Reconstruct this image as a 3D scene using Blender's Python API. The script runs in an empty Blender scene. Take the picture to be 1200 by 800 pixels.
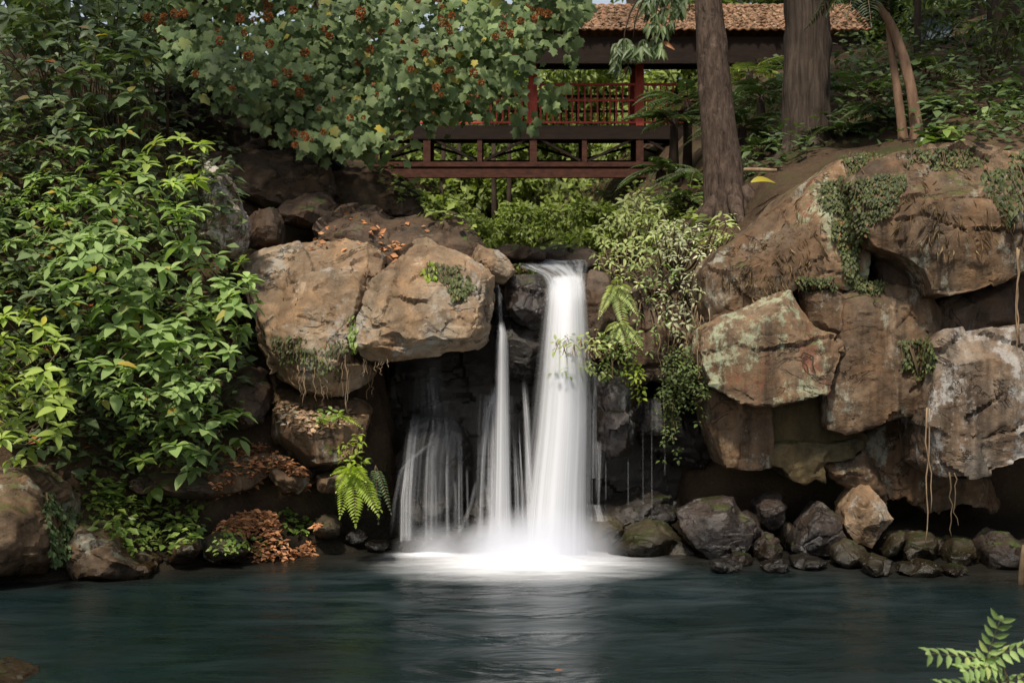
import bpy, bmesh, math, random
import numpy as np
from mathutils import Vector, Matrix
from mathutils.bvhtree import BVHTree
from mathutils.geometry import delaunay_2d_cdt

random.seed(7)
RNG = np.random.default_rng(7)
sc = bpy.context.scene
COL = sc.collection
R = math.radians
F, CX, CY, CAMZ = 1500.0, 600.0, 400.0, 2.5


def P(px, py, Y):
    """photo position and distance -> world point"""
    return np.array([(px - CX) / F * Y, Y, CAMZ - (py - CY) / F * Y])


# ------------------------------------------------------------------ scene tree
def tag(o, label=None, cat=None, group=None, kind=None):
    if label: o['label'] = label
    if cat: o['category'] = cat
    if group: o['group'] = group
    if kind: o['kind'] = kind
    return o


def thing(name, loc, label, cat, group=None):
    o = bpy.data.objects.new(name, None)
    o.location = loc
    o.empty_display_size = 0.1
    COL.objects.link(o)
    return tag(o, label, cat, group)


def link_mesh(name, me, mats, parent=None, loc=None):
    o = bpy.data.objects.new(name, me)
    for m in (mats if isinstance(mats, (list, tuple)) else [mats]):
        me.materials.append(m)
    COL.objects.link(o)
    if parent is not None: o.parent = parent
    if loc is not None: o.location = loc
    return o


def fast_mesh(name, V, faces, smooth=False, uv=None):
    """V (n,3); faces = list of int arrays (m,k)"""
    me = bpy.data.meshes.new(name)
    V = np.asarray(V, np.float32)
    me.vertices.add(len(V)); me.vertices.foreach_set('co', V.ravel())
    faces = [np.asarray(f, np.int32) for f in faces if len(f)]
    nl = sum(f.size for f in faces); nf = sum(len(f) for f in faces)
    me.loops.add(nl); me.polygons.add(nf)
    li = np.concatenate([f.ravel() for f in faces])
    tot = np.concatenate([np.full(len(f), f.shape[1], np.int32) for f in faces])
    st = np.concatenate([[0], np.cumsum(tot)[:-1]]).astype(np.int32)
    me.loops.foreach_set('vertex_index', li)
    me.polygons.foreach_set('loop_start', st)
    me.polygons.foreach_set('loop_total', tot)
    me.polygons.foreach_set('use_smooth', np.full(nf, bool(smooth)))
    if uv is not None:
        l = me.uv_layers.new(name='UVMap')
        l.data.foreach_set('uv', np.asarray(uv, np.float32)[li].ravel())
    me.update(calc_edges=True); me.validate()
    return me


def build(name, V, faces, mats, parent=None, smooth=False, uv=None, origin=None):
    """a mesh in world coordinates; the origin goes to the parent's place or to `origin`/its base"""
    V = np.asarray(V, float)
    if parent is not None:
        off = np.array(parent.matrix_basis.translation)
        p = parent.parent
        while p is not None:
            off = off + np.array(p.matrix_basis.translation); p = p.parent
        return link_mesh(name, fast_mesh(name, V - off, faces, smooth, uv), mats, parent)
    if origin is None:
        origin = np.array([(V[:, 0].min() + V[:, 0].max()) / 2, (V[:, 1].min() + V[:, 1].max()) / 2, V[:, 2].min()])
    return link_mesh(name, fast_mesh(name, V - origin, faces, smooth, uv), mats, None, origin)


# ------------------------------------------------------------------ numpy noise
def _h(ix, iy, iz, s):
    with np.errstate(over='ignore'):
        n = (ix.astype(np.uint32) * np.uint32(374761393) + iy.astype(np.uint32) * np.uint32(668265263)
             + iz.astype(np.uint32) * np.uint32(2147483647 - 1274126177) + np.uint32((s * 974634777) & 0xffffffff))
        n = (n ^ (n >> np.uint32(13))) * np.uint32(1274126177)
        n = (n ^ (n >> np.uint32(16))) * np.uint32(2246822519)
        n = n ^ (n >> np.uint32(15))
    return n.astype(np.float64) / 4294967295.0


def vnoise(p, s=0):
    p = np.asarray(p, float)
    i = np.floor(p).astype(np.int64); f = p - i
    u = f * f * f * (f * (f * 6 - 15) + 10)
    r = 0
    for dx in (0, 1):
        wx = u[:, 0] if dx else 1 - u[:, 0]
        for dy in (0, 1):
            wy = u[:, 1] if dy else 1 - u[:, 1]
            for dz in (0, 1):
                wz = u[:, 2] if dz else 1 - u[:, 2]
                r = r + wx * wy * wz * _h(i[:, 0] + dx, i[:, 1] + dy, i[:, 2] + dz, s)
    return r * 2 - 1


def fbm(p, o=4, s=0, gain=0.5):
    p = np.asarray(p, float); a = 1.0; t = 0; w = 0
    for k in range(o):
        t = t + a * vnoise(p + k * 17.3, s + k); w += a; a *= gain; p = p * 2.03
    return t / w * 1.6


def worley(p, s=0):
    p = np.asarray(p, float); i = np.floor(p).astype(np.int64)
    F1 = np.full(len(p), 9.0); F2 = np.full(len(p), 9.0); ID = np.zeros(len(p)); NX = np.zeros((len(p), 3)); TL = np.zeros(len(p))
    for dx in (-1, 0, 1):
        for dy in (-1, 0, 1):
            for dz in (-1, 0, 1):
                c = i + np.array([dx, dy, dz])
                o = np.stack([_h(c[:, 0], c[:, 1], c[:, 2], s + k) for k in (11, 12, 13)], 1)
                d = np.linalg.norm(c + o - p, axis=1)
                a = d < F1
                F2 = np.where(a, F1, np.minimum(F2, d))
                NX = np.where(a[:, None], p - (c + o), NX)
                ID = np.where(a, _h(c[:, 0], c[:, 1], c[:, 2], s + 14), ID)
                tl = sum((p - (c + o))[:, k] * (_h(c[:, 0], c[:, 1], c[:, 2], s + 15 + k) * 2 - 1) for k in range(3))
                TL = np.where(a, tl, TL)
                F1 = np.where(a, d, F1)
    return F1, F2, ID, TL


def sstep(a, b, x):
    t = np.clip((x - a) / (b - a), 0, 1)
    return t * t * (3 - 2 * t)


# ------------------------------------------------------------------ material helpers
class NT:
    def __init__(self, name):
        self.m = bpy.data.materials.new(name); self.m.use_nodes = True
        self.t = self.m.node_tree; self.t.nodes.clear()
        self.out = self.n('ShaderNodeOutputMaterial')
        self.tc = self.n('ShaderNodeTexCoord')

    def n(self, ty, **kw):
        n = self.t.nodes.new(ty)
        for k, v in kw.items():
            if k in n.inputs.keys() or isinstance(k, int): n.inputs[k].default_value = v
            else: setattr(n, k, v)
        return n

    def l(self, a, b): self.t.links.new(a, b)

    def val(self, sock, v):
        if hasattr(v, 'is_output') or isinstance(v, bpy.types.NodeSocket): self.l(v, sock)
        else: sock.default_value = v

    def mapping(self, scale=(1, 1, 1), src='Object', rot=(0, 0, 0), loc=(0, 0, 0)):
        m = self.n('ShaderNodeMapping')
        m.inputs['Scale'].default_value = scale; m.inputs['Rotation'].default_value = rot; m.inputs['Location'].default_value = loc
        self.l(self.tc.outputs[src] if isinstance(src, str) else src, m.inputs['Vector'])
        return m.outputs[0]

    def noise(self, scale=1, detail=6, rough=0.6, vec=None, dist=0.0):
        n = self.n('ShaderNodeTexNoise')
        n.inputs['Scale'].default_value = scale; n.inputs['Detail'].default_value = detail
        n.inputs['Roughness'].default_value = rough; n.inputs['Distortion'].default_value = dist
        self.l(vec if vec is not None else self.tc.outputs['Object'], n.inputs['Vector'])
        return n.outputs['Fac']

    def ramp(self, fac, stops, interp='LINEAR'):
        r = self.n('ShaderNodeValToRGB'); cr = r.color_ramp; cr.interpolation = interp
        while len(cr.elements) < len(stops): cr.elements.new(0.5)
        for e, (p, c) in zip(cr.elements, stops):
            e.position = p
            if not hasattr(c, '__len__'): c = (c, c, c)
            e.color = (*c, 1)
        self.l(fac, r.inputs[0])
        return r.outputs[0]

    def mix(self, f, a, b, mode='MIX'):
        m = self.n('ShaderNodeMix', data_type='RGBA', blend_type=mode)
        for s, v in ((m.inputs[0], f), (m.inputs[6], a), (m.inputs[7], b)):
            if isinstance(v, bpy.types.NodeSocket): self.l(v, s)
            elif hasattr(v, '__len__'): s.default_value = (*v, 1) if len(v) == 3 else v
            else: s.default_value = v
        return m.outputs[2]

    def math(self, op, a, b=0.0, c=0.0, clamp=False):
        m = self.n('ShaderNodeMath', operation=op, use_clamp=clamp)
        for s, v in zip(m.inputs, (a, b, c)): self.val(s, v)
        return m.outputs[0]

    def maprange(self, v, a, b, c=0.0, d=1.0, smooth=True):
        m = self.n('ShaderNodeMapRange', interpolation_type='SMOOTHSTEP' if smooth else 'LINEAR')
        for s, x in zip(m.inputs, (v, a, b, c, d)): self.val(s, x)
        return m.outputs[0]

    def bump(self, h, strength=0.5, dist=0.02, nrm=None):
        b = self.n('ShaderNodeBump'); b.inputs['Strength'].default_value = strength; b.inputs['Distance'].default_value = dist
        self.l(h, b.inputs['Height'])
        if nrm is not None: self.l(nrm, b.inputs['Normal'])
        return b.outputs[0]

    def bsdf(self, color, rough=0.8, normal=None, spec=0.3, **kw):
        b = self.n('ShaderNodeBsdfPrincipled')
        if isinstance(color, bpy.types.NodeSocket): self.l(color, b.inputs['Base Color'])
        else: b.inputs['Base Color'].default_value = (*color, 1)
        self.val(b.inputs['Roughness'], rough)
        self.val(b.inputs['Specular IOR Level'], spec)
        if normal is not None: self.l(normal, b.inputs['Normal'])
        for k, v in kw.items(): self.val(b.inputs[k], v)
        return b

    def done(self, shader):
        self.l(shader.outputs[0] if hasattr(shader, 'outputs') else shader, self.out.inputs[0])
        return self.m


def rock_mat(name, c1, c2, c3, stain=0.5, lichen=0.0, lcol=(.42, .46, .36), moss=0.0, mcol=(.06, .085, .02), wet=0.0,
             red=0.0, strata=0.25, off=0.0):
    g = NT(name)
    base = g.mapping(loc=(off, off * .7, off * .3))
    n1 = g.noise(0.9, 9, .66, base, .4)
    col = g.ramp(n1, [(.28, c1), (.5, c2), (.72, c3)])
    # broad ochre / grey tints
    tint = g.ramp(g.noise(2.3, 5, .6, base), [(.35, (1.12, .96, .78)), (.65, (.9, .98, 1.04))])
    col = g.mix(.8, col, tint, 'MULTIPLY')
    # vertical stains of seeping water
    st = g.noise(1.0, 6, .6, g.mapping((5.5, 5.5, .55), loc=(off, 0, 0)))
    sr = g.ramp(st, [(.32, 1 - stain), (.52, .9), (.7, 1.15)])
    col = g.mix(1.0, col, sr, 'MULTIPLY')
    pale = g.maprange(g.noise(1.0, 5, .6, g.mapping((4.0, 4.0, .45), loc=(off + 5, 3, 1))), .6, .75, 0, .5)
    col = g.mix(pale, col, tuple(min(1, x * 1.5 + .05) for x in c3))
    # fine grain
    fine = g.ramp(g.noise(34, 5, .7, base), [(.25, .7), (.75, 1.25)])
    col = g.mix(.8, col, fine, 'MULTIPLY')
    sp = g.maprange(g.noise(9, 4, .7, base), .6, .72, 0, .5)
    col = g.mix(sp, col, tuple(x * .38 for x in c1))
    if red:
        rd = g.maprange(g.noise(1.7, 5, .65, g.mapping((1.5, 1.5, .8), loc=(off + 2, 0, 4))), .56, .66, 0, red)
        col = g.mix(rd, col, (.17, .05, .03))
    if lichen:
        a = g.noise(1.5, 8, .7, g.mapping((1.4, 1.4, .75), loc=(off + 9, 1, 2)))
        b = g.noise(14, 6, .8, base)
        lm = g.maprange(g.math('ADD', a, g.math('MULTIPLY', b, .35)), .74 - .12 * lichen, .84 - .12 * lichen, 0, .85)
        col = g.mix(lm, col, g.mix(b, lcol, tuple(x * .6 for x in lcol)))
    if moss:
        geo = g.n('ShaderNodeNewGeometry'); sx = g.n('ShaderNodeSeparateXYZ'); g.l(geo.outputs['Normal'], sx.inputs[0])
        a = g.math('ADD', g.math('MULTIPLY', sx.outputs[2], .32), g.noise(2.6, 8, .7, base))
        mm = g.maprange(a, .85 - .3 * moss, .98 - .3 * moss, 0, 1)
        mc = g.mix(g.noise(40, 3, .6, base), tuple(x * .45 for x in mcol), tuple(x * 1.5 for x in mcol))
        col = g.mix(mm, col, mc)
    lay = g.noise(1.0, 6, .6, g.mapping((1.2, 1.2, 9), rot=(.12, .08, 0), loc=(off, 0, 0)))
    cr = g.maprange(g.math('ABSOLUTE', g.math('SUBTRACT', g.noise(1.7, 6, .6, g.mapping((1, 1, 1.6), loc=(off + 3, 0, 0)), .8), .5)), 0, .018, 1, 0)
    crm = g.math('MULTIPLY', cr, g.maprange(g.noise(1.3, 3, .5, base), .45, .6))
    col = g.mix(g.math('MULTIPLY', crm, .75), col, tuple(x * .25 for x in c1))
    h = g.math('ADD', g.math('MULTIPLY', g.noise(13, 9, .72, base), .8), g.math('MULTIPLY', lay, strata * 1.4))
    h = g.math('ADD', h, g.math('MULTIPLY', g.noise(40, 6, .7, base), .14))
    h = g.math('SUBTRACT', h, g.math('MULTIPLY', crm, .5))
    nrm = g.bump(h, .85, .034)
    ro = .85 - .5 * wet
    rough = g.ramp(g.noise(7, 5, .6, base), [(.3, max(.15, ro - .14)), (.7, min(1, ro + .1))])
    # wet band just above the water
    gp = g.n('ShaderNodeNewGeometry'); sp_ = g.n('ShaderNodeSeparateXYZ'); g.l(gp.outputs['Position'], sp_.inputs[0])
    wb = g.maprange(g.math('ADD', sp_.outputs[2], g.math('MULTIPLY', g.noise(4, 4, .6, base), .35)), .26, .5, 1, 0)
    col = g.mix(wb, col, g.mix(1.0, col, (.3, .29, .25), 'MULTIPLY'))
    rough = g.mix(wb, rough, (.25, .25, .25))
    return g.done(g.bsdf(col, rough, nrm, .25 + .3 * wet))


def leaf_mat(name, c1, c2, rough=.45, trans=.25, spec=.4, old=0.0, ocol=(.3, .2, .03), patch=.45):
    """per-leaf random colour between c1 and c2, a few old leaves"""
    g = NT(name)
    geo = g.n('ShaderNodeNewGeometry'); rnd = geo.outputs['Random Per Island']
    stops = [(0, c1), (.92 - old, c2)]
    if old: stops += [(.985 - old, c2), (min(1, 1.0 - old * .5), ocol)]
    col = g.ramp(rnd, stops)
    pn = g.ramp(g.noise(1.1, 3, .5), [(.3, 1 - patch), (.7, 1 + patch)])
    col = g.mix(1.0, col, pn, 'MULTIPLY')
    b = g.bsdf(col, rough, None, spec)
    t = g.n('ShaderNodeBsdfTranslucent')
    g.l(g.mix(1.0, col, (1.15, 1.25, .55), 'MULTIPLY'), t.inputs[0])
    m = g.n('ShaderNodeMixShader'); m.inputs[0].default_value = trans
    g.l(b.outputs[0], m.inputs[1]); g.l(t.outputs[0], m.inputs[2])
    return g.done(m)


def plain_mat(name, c1, c2, scale=6, stretch=(1, 1, 1), rough=.8, bump=.4, dist=.02, spec=.2):
    g = NT(name)
    v = g.mapping(stretch)
    n = g.noise(scale, 8, .65, v)
    return g.done(g.bsdf(g.ramp(n, [(.3, c1), (.7, c2)]), rough, g.bump(n, bump, dist), spec))


# ------------------------------------------------------------------ leaf shapes (x width, y length, z normal)
def tmpl_elliptic(n=4, fold=.18, droop=.22, wp=.85):
    V = []
    for k in range(n + 1):
        t = k / n
        w = .5 * max(.04, math.sin(math.pi * min(1, (t * .94 + .03)) ** wp)) if n > 1 else .5
        z = -droop * t * t
        V += [(-w, t, z + fold * w), (0, t, z), (w, t, z + fold * w)]
    Fc = []
    for k in range(n):
        a = 3 * k
        Fc += [(a, a + 1, a + 4, a + 3), (a + 1, a + 2, a + 5, a + 4)]
    return np.array(V), [np.array(Fc)]


def tmpl_small():
    V = [(0, 0, 0), (.5, .45, .12), (0, 1, -.12), (-.5, .45, .12)]
    return np.array(V), [np.array([(0, 1, 2), (0, 2, 3)])]


def tmpl_lobed():
    half = [(.2, -.1), (.46, .08), (.4, .3), (.55, .56), (.3, .64), (.18, .82)]
    ring = [(0, .02)] + half + [(0, 1.05)] + [(-x, y) for x, y in reversed(half)]
    V = [(0, .4, .05)] + [(x, y, -.28 * x * x - .22 * max(0, y - .3) ** 2 + .06 * math.sin(7 * x + 3 * y)) for x, y in ring]
    n = len(ring)
    Fc = [(0, 1 + k, 1 + (k + 1) % n) for k in range(n)]
    return np.array(V), [np.array(Fc)]


T_EL, T_EL3, T_EL2, T_SM, T_LOB = tmpl_elliptic(4), tmpl_elliptic(3, .2, .3), tmpl_elliptic(2, .15, .15), tmpl_small(), tmpl_lobed()
T_BIG = tmpl_elliptic(6, .25, .35, .8)


class Leaves:
    def __init__(self, T): self.T = T; self.p = []; self.d = []; self.n = []; self.L = []; self.W = []
    def add(self, p, d, n, L, W):
        self.p.append(p); self.d.append(d); self.n.append(n); self.L.append(L); self.W.append(W)
    def addmany(self, p, d, n, L, W):
        self.p.extend(p); self.d.extend(d); self.n.extend(n); self.L.extend(L); self.W.extend(W)
    def arrays(self):
        TV, TF = self.T
        p = np.array(self.p, float); y = np.array(self.d, float); z = np.array(self.n, float)
        y /= np.linalg.norm(y, axis=1)[:, None] + 1e-9
        z = z - (z * y).sum(1)[:, None] * y
        ln = np.linalg.norm(z, axis=1)
        bad = ln < 1e-4
        z[bad] = np.cross(y[bad], [1, .3, .2]); ln = np.linalg.norm(z, axis=1)
        z /= ln[:, None]
        x = np.cross(y, z)
        L = np.array(self.L)[:, None, None]; W = np.array(self.W)[:, None, None]
        V = (p[:, None] + x[:, None] * TV[None, :, 0:1] * W + y[:, None] * TV[None, :, 1:2] * L + z[:, None] * TV[None, :, 2:3] * L)
        m = len(TV); off = (np.arange(len(p)) * m)[:, None, None]
        return V.reshape(-1, 3), [(f[None] + off).reshape(-1, f.shape[1]) for f in TF]
    def build(self, name, mat, parent=None, smooth=True):
        V, Fc = self.arrays()
        return build(name, V, Fc, mat, parent, smooth)


def rv(s=1.0): return RNG.normal(0, s, 3)


class Tubes:
    def __init__(self): self.V = []; self.Fq = []; self.n = 0
    def add(self, pts, radii, sides=6, rough=0.0, seed=0):
        pts = np.array(pts, float); k = len(pts)
        t = np.gradient(pts, axis=0); t /= np.linalg.norm(t, axis=1)[:, None] + 1e-9
        ref = np.array([0, 1, .1]) if abs(t[0][2]) > .7 else np.array([0, 0, 1.0])
        a = np.cross(t, ref); a /= np.linalg.norm(a, axis=1)[:, None] + 1e-9
        b = np.cross(t, a)
        th = np.linspace(0, 2 * math.pi, sides, endpoint=False)
        rr = np.asarray(radii, float)[:, None] * np.ones((1, sides))
        ring = pts[:, None] + rr[..., None] * (a[:, None] * np.cos(th)[None, :, None] + b[:, None] * np.sin(th)[None, :, None])
        if rough:
            q = ring.reshape(-1, 3)
            nn = fbm(q * np.array([6, 6, 1.2]), 3, seed).reshape(k, sides) + .4 * fbm(q * np.array([22, 22, 3.0]), 2, seed + 5).reshape(k, sides)
            ring = pts[:, None] + (ring - pts[:, None]) * (1 + rough * nn)[..., None]
        V = np.concatenate([ring.reshape(-1, 3), pts[:1], pts[-1:]])
        i = np.arange(k - 1)[:, None] * sides; j = np.arange(sides)[None]; j2 = (j + 1) % sides
        q = np.stack([i + j, i + j2, i + sides + j2, i + sides + j], -1).reshape(-1, 4)
        self.Fq.append(q + self.n)
        c0, c1 = k * sides, k * sides + 1
        jj = np.arange(sides); e0 = np.stack([np.full(sides, c0), (jj + 1) % sides, jj], 1)
        e1 = np.stack([np.full(sides, c1), (k - 1) * sides + jj, (k - 1) * sides + (jj + 1) % sides], 1)
        self.tri = getattr(self, 'tri', []) + [e0 + self.n, e1 + self.n]
        self.V.append(V); self.n += len(V)
    def build(self, name, mat, parent=None, smooth=True):
        return build(name, np.concatenate(self.V), [np.concatenate(self.Fq), np.concatenate(self.tri)], mat, parent, smooth)


def bez(p0, p1, p2, n=6):
    t = np.linspace(0, 1, n)[:, None]
    p0, p1, p2 = map(lambda q: np.asarray(q, float), (p0, p1, p2))
    return (1 - t) ** 2 * p0 + 2 * t * (1 - t) * p1 + t * t * p2


class Boxes:
    def __init__(self): self.V = []; self.n = 0; self.Fq = []
    def box(self, a, b):
        a = np.minimum(a, b); b2 = np.maximum(np.asarray(a), np.asarray(b)); a = np.asarray(a, float)
        x0, y0, z0 = a; x1, y1, z1 = b2
        self._add(np.array([(x0, y0, z0), (x1, y0, z0), (x1, y1, z0), (x0, y1, z0), (x0, y0, z1), (x1, y0, z1), (x1, y1, z1), (x0, y1, z1)]))
        return self
    def bar(self, p, q, w, h):
        p = np.asarray(p, float); q = np.asarray(q, float); t = (q - p) / np.linalg.norm(q - p)
        s = np.cross(t, [0, 1, 0] if abs(t[1]) < .9 else [0, 0, 1]); s /= np.linalg.norm(s); u = np.cross(s, t)
        V = [c + s * a * w / 2 + u * b * h / 2 for c in (p, q) for a, b in ((-1, -1), (1, -1), (1, 1), (-1, 1))]
        self._add(np.array(V)); return self
    def _add(self, V):
        f = np.array([(0, 3, 2, 1), (4, 5, 6, 7), (0, 1, 5, 4), (1, 2, 6, 5), (2, 3, 7, 6), (3, 0, 4, 7)])
        self.V.append(V); self.Fq.append(f + self.n); self.n += 8
    def build(self, name, mat, parent=None):
        o = build(name, np.concatenate(self.V), [np.concatenate(self.Fq)], mat, parent)
        return o
# ------------------------------------------------------------------ materials
M = {}
M['tan'] = rock_mat('tan_rock', (.105, .07, .044), (.255, .18, .115), (.42, .32, .22), .4, .15, (.36, .33, .28), 0, wet=.05)
M['brown'] = rock_mat('brown_rock', (.058, .036, .022), (.145, .095, .058), (.26, .18, .112), .65, .15, (.33, .32, .25), .25, (.08, .08, .025), off=3)
M['lichen'] = rock_mat('lichen_rock', (.075, .047, .028), (.175, .115, .07), (.29, .20, .13), .65, .6, (.38, .41, .27), .2, (.085, .09, .03), red=.6, off=7)
M['green'] = rock_mat('damp_green_rock', (.04, .033, .017), (.105, .08, .04), (.18, .135, .08), .5, .0, moss=.5, mcol=(.065, .065, .018), off=11)
M['white'] = rock_mat('whitened_rock', (.045, .032, .022), (.13, .09, .06), (.29, .235, .185), .7, .5, (.42, .40, .37), off=15)
M['slab'] = rock_mat('white_faced_rock', (.05, .038, .028), (.14, .105, .075), (.34, .29, .24), .6, 1.0, (.52, .48, .42), off=41)
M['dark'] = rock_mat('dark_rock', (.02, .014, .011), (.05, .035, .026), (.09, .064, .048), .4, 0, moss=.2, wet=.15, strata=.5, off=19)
M['shade'] = rock_mat('umber_shade_rock', (.035, .023, .016), (.085, .058, .04), (.15, .105, .075), .4, 0, moss=.15, strata=.6, off=23)  # brown rock copied darker: the shade of these spots is in its colour
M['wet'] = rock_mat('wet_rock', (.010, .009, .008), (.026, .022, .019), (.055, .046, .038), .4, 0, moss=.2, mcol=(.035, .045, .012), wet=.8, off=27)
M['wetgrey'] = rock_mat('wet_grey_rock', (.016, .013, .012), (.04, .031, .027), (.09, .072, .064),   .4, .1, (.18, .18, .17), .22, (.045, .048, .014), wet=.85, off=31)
M['mossy'] = rock_mat('mossy_rock', (.02, .017, .011), (.055, .045, .028), (.1, .08, .05), .4, 0, moss=.34, mcol=(.035, .038, .011), wet=.5, off=35)

g = NT('soil')
n = g.noise(1.6, 10, .7); n2 = g.noise(22, 5, .7)
c = g.ramp(n, [(.3, (.03, .021, .014)), (.52, (.085, .056, .035)), (.72, (.15, .10, .06))])
c = g.mix(g.maprange(n2, .56, .68, 0, .6), c, (.19, .12, .06))
c = g.mix(g.maprange(g.noise(.8, 6, .7), .5, .66, 0, .8), c, (.03, .045, .014))
geo_ = g.n('ShaderNodeSeparateXYZ'); g.l(g.tc.outputs['Object'], geo_.inputs[0])
wet_ = g.maprange(g.math('ADD', geo_.outputs[2], g.math('MULTIPLY', n, .35)), .35, .9, 1, 0)
c = g.mix(wet_, c, g.mix(n2, (.012, .010, .007), (.035, .027, .018)))
M['soil'] = g.done(g.bsdf(c, .95, g.bump(g.math('ADD', n, n2), .8, .06), .1))

# ------------------------------------------------------------------ terrain
PROF = {
    -40: [(-12, 1.2), (5, 1.2), (9, 2), (14, 6), (18, 8), (25, 9), (36, 11), (60, 13.6)],
    -14: [(-12, .8), (5, .7), (9, .3), (10, 1), (14, 5), (18, 7.5), (25, 9), (36, 10), (60, 12.4)],
    -9: [(-12, .8), (4, .7), (6, -.3), (10.3, -.6), (11.5, .6), (14, 3.5), (17, 6), (20, 7.5), (26, 8), (36, 9), (60, 11.8)],
    -6.5: [(-12, .8), (4, .6), (6, -1), (11.7, -1), (12.6, .3), (13.3, 1.2), (14.4, 3.0), (16, 5.0), (20, 6.6), (26, 7.2), (36, 8.5), (60, 11.2)],
    -5: [(-12, .8), (4, .6), (6, -1), (12.5, -1), (13.5, .2), (14.2, .7), (14.8, 2.2), (16, 4.2), (20, 6.0), (26, 6.8), (36, 8), (60, 11.2)],
    -4: [(-12, .8), (4, .6), (6, -1.2), (13.2, -1), (13.9, .15), (14.9, .4), (15.4, 2.0), (16.4, 3.4), (18, 4.3), (20, 5.6), (26, 6.5), (36, 7.5), (60, 11.2)],
    -3: [(-12, .8), (4, .6), (6, -1.2), (13.8, -1), (14.6, .12), (15.4, .3), (16.0, 1.8), (16.6, 2.7), (18, 3.6), (21, 5.2), (26, 6.2), (32, 6.4), (36, 7.5), (46, 9.5), (60, 15)],
    -2: [(-12, .8), (4, .6), (6, -1.2), (14.5, -1), (15.2, .1), (16.2, .2), (16.6, 2.4), (18, 3.3), (21, 4.7), (26, 5.0), (32, 5.0), (38, 7), (46, 9.5), (60, 15)],
    -1: [(-12, .8), (4, .6), (6, -1.2), (15, -1), (17, -.5), (17.6, .2), (17.8, 2.9), (20, 3.6), (24, 4.0), (32, 4.5), (38, 6), (46, 9.5), (60, 15)],
    0: [(-12, .8), (4, .6), (6, -1.2), (15, -1.1), (17.2, -.8), (17.6, .2), (17.8, 2.9), (20, 3.4), (32, 4.2), (38, 5.5), (46, 9.5), (60, 15)],
    1: [(-12, .8), (4, .6), (6, -1.2), (15, -1.1), (17.2, -.8), (17.6, .2), (17.8, 2.9), (20, 3.4), (32, 4.2), (38, 5.5), (46, 9.5), (60, 15)],
    2: [(-12, .8), (4, .6), (6, -1.2), (14.5, -1), (15.2, -.3), (16.2, -.1), (17.2, .2), (17.5, 3.1), (20, 3.9), (26, 4.3), (32, 4.6), (38, 6), (46, 9.5), (60, 15)],
    3: [(-12, .8), (4, .6), (6, -1.2), (14.0, -1), (14.7, -.25), (15.5, -.05), (16.6, .3), (17.0, 3.5), (18, 4.1), (20, 4.6), (26, 5.5), (32, 6.2), (38, 7.5), (46, 9.5), (60, 15)],
    4: [(-12, .8), (4, .6), (6, -1.2), (13.7, -1), (14.4, -.25), (15.3, -.03), (16.6, .3), (17, 4.2), (18, 4.8), (20, 5.2), (26, 6.6), (32, 7.4), (38, 8.5), (46, 9.5), (60, 15)],
    5: [(-12, .8), (4, .6), (6, -1.2), (12.8, -1), (13.8, -.25), (15, .0), (16.4, .3), (16.8, 4.6), (18, 5.1), (22, 6), (28, 8), (36, 9.5), (60, 12.4)],
    6.5: [(-12, .8), (4, .6), (6, -1.2), (11.6, -1), (12.6, .1), (16.2, .4), (16.6, 4.7), (18, 5.3), (22, 6.6), (28, 8.5), (36, 10), (60, 12.4)],
    9: [(-12, .8), (4, .7), (6, -.8), (10, -.5), (11, .3), (14, .6), (14.6, 4.5), (18, 5.6), (22, 7), (28, 9), (36, 10.5), (60, 13.0)],
    14: [(-12, .9), (4, .8), (8, .6), (11, 2), (14, 5), (18, 6.6), (28, 10), (36, 12), (60, 13.6)],
    40: [(-12, 1.2), (4, 1.2), (8, 2), (14, 6), (18, 8), (28, 12), (36, 14), (60, 14.9)],
}
PX = sorted(PROF)


def ground(x, y):
    x = np.atleast_1d(np.asarray(x, float)); y = np.atleast_1d(np.asarray(y, float))
    prof = np.stack([np.interp(y, [a for a, _ in PROF[k]], [b for _, b in PROF[k]]) for k in PX])
    i = np.clip(np.searchsorted(PX, x) - 1, 0, len(PX) - 2)
    px = np.array(PX, float); t = np.clip((x - px[i]) / (px[i + 1] - px[i]), 0, 1); t = t * t * (3 - 2 * t)
    j = np.arange(len(x))
    z = prof[i, j] * (1 - t) + prof[i + 1, j] * t
    p = np.stack([x, y, x * 0], 1)
    return z + .16 * fbm(p * .7, 3, 3) * sstep(-.5, .6, z) + .05 * fbm(p * 3.1, 3, 9) * sstep(-.5, .3, z)


gx = np.concatenate([np.arange(-40, -10, 1.0), np.arange(-10, 10, .14), np.arange(10, 40.1, 1.0)])
gy = np.concatenate([np.arange(-12, 11, .6), np.arange(11, 23, .13), np.arange(23, 40, .4), np.arange(40, 90, 1.2)])
GX, GY = np.meshgrid(gx, gy)
gz = ground(GX.ravel(), GY.ravel())
TV_ = np.stack([GX.ravel(), GY.ravel(), gz], 1)
nx, ny = len(gx), len(gy)
ii = (np.arange(ny - 1)[:, None] * nx + np.arange(nx - 1)[None]).ravel()
TF_ = np.stack([ii, ii + 1, ii + nx + 1, ii + nx], 1)
tag(build('ground', TV_, [TF_], M['soil'], smooth=True, origin=np.zeros(3)), kind='structure')
ALLV, ALLF = [TV_], [np.stack([TF_[:, [0, 1, 2]], TF_[:, [0, 2, 3]]], 1).reshape(-1, 3)]
NV = [len(TV_)]


# ------------------------------------------------------------------ rocks
def inside(poly, x, y):
    c = np.zeros(len(x), bool); n = len(poly); j = n - 1
    for i in range(n):
        xi, yi = poly[i]; xj, yj = poly[j]
        c ^= ((yi > y) != (yj > y)) & (x < (xj - xi) * (y - yi) / (yj - yi + 1e-12) + xi)
        j = i
    return c


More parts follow.
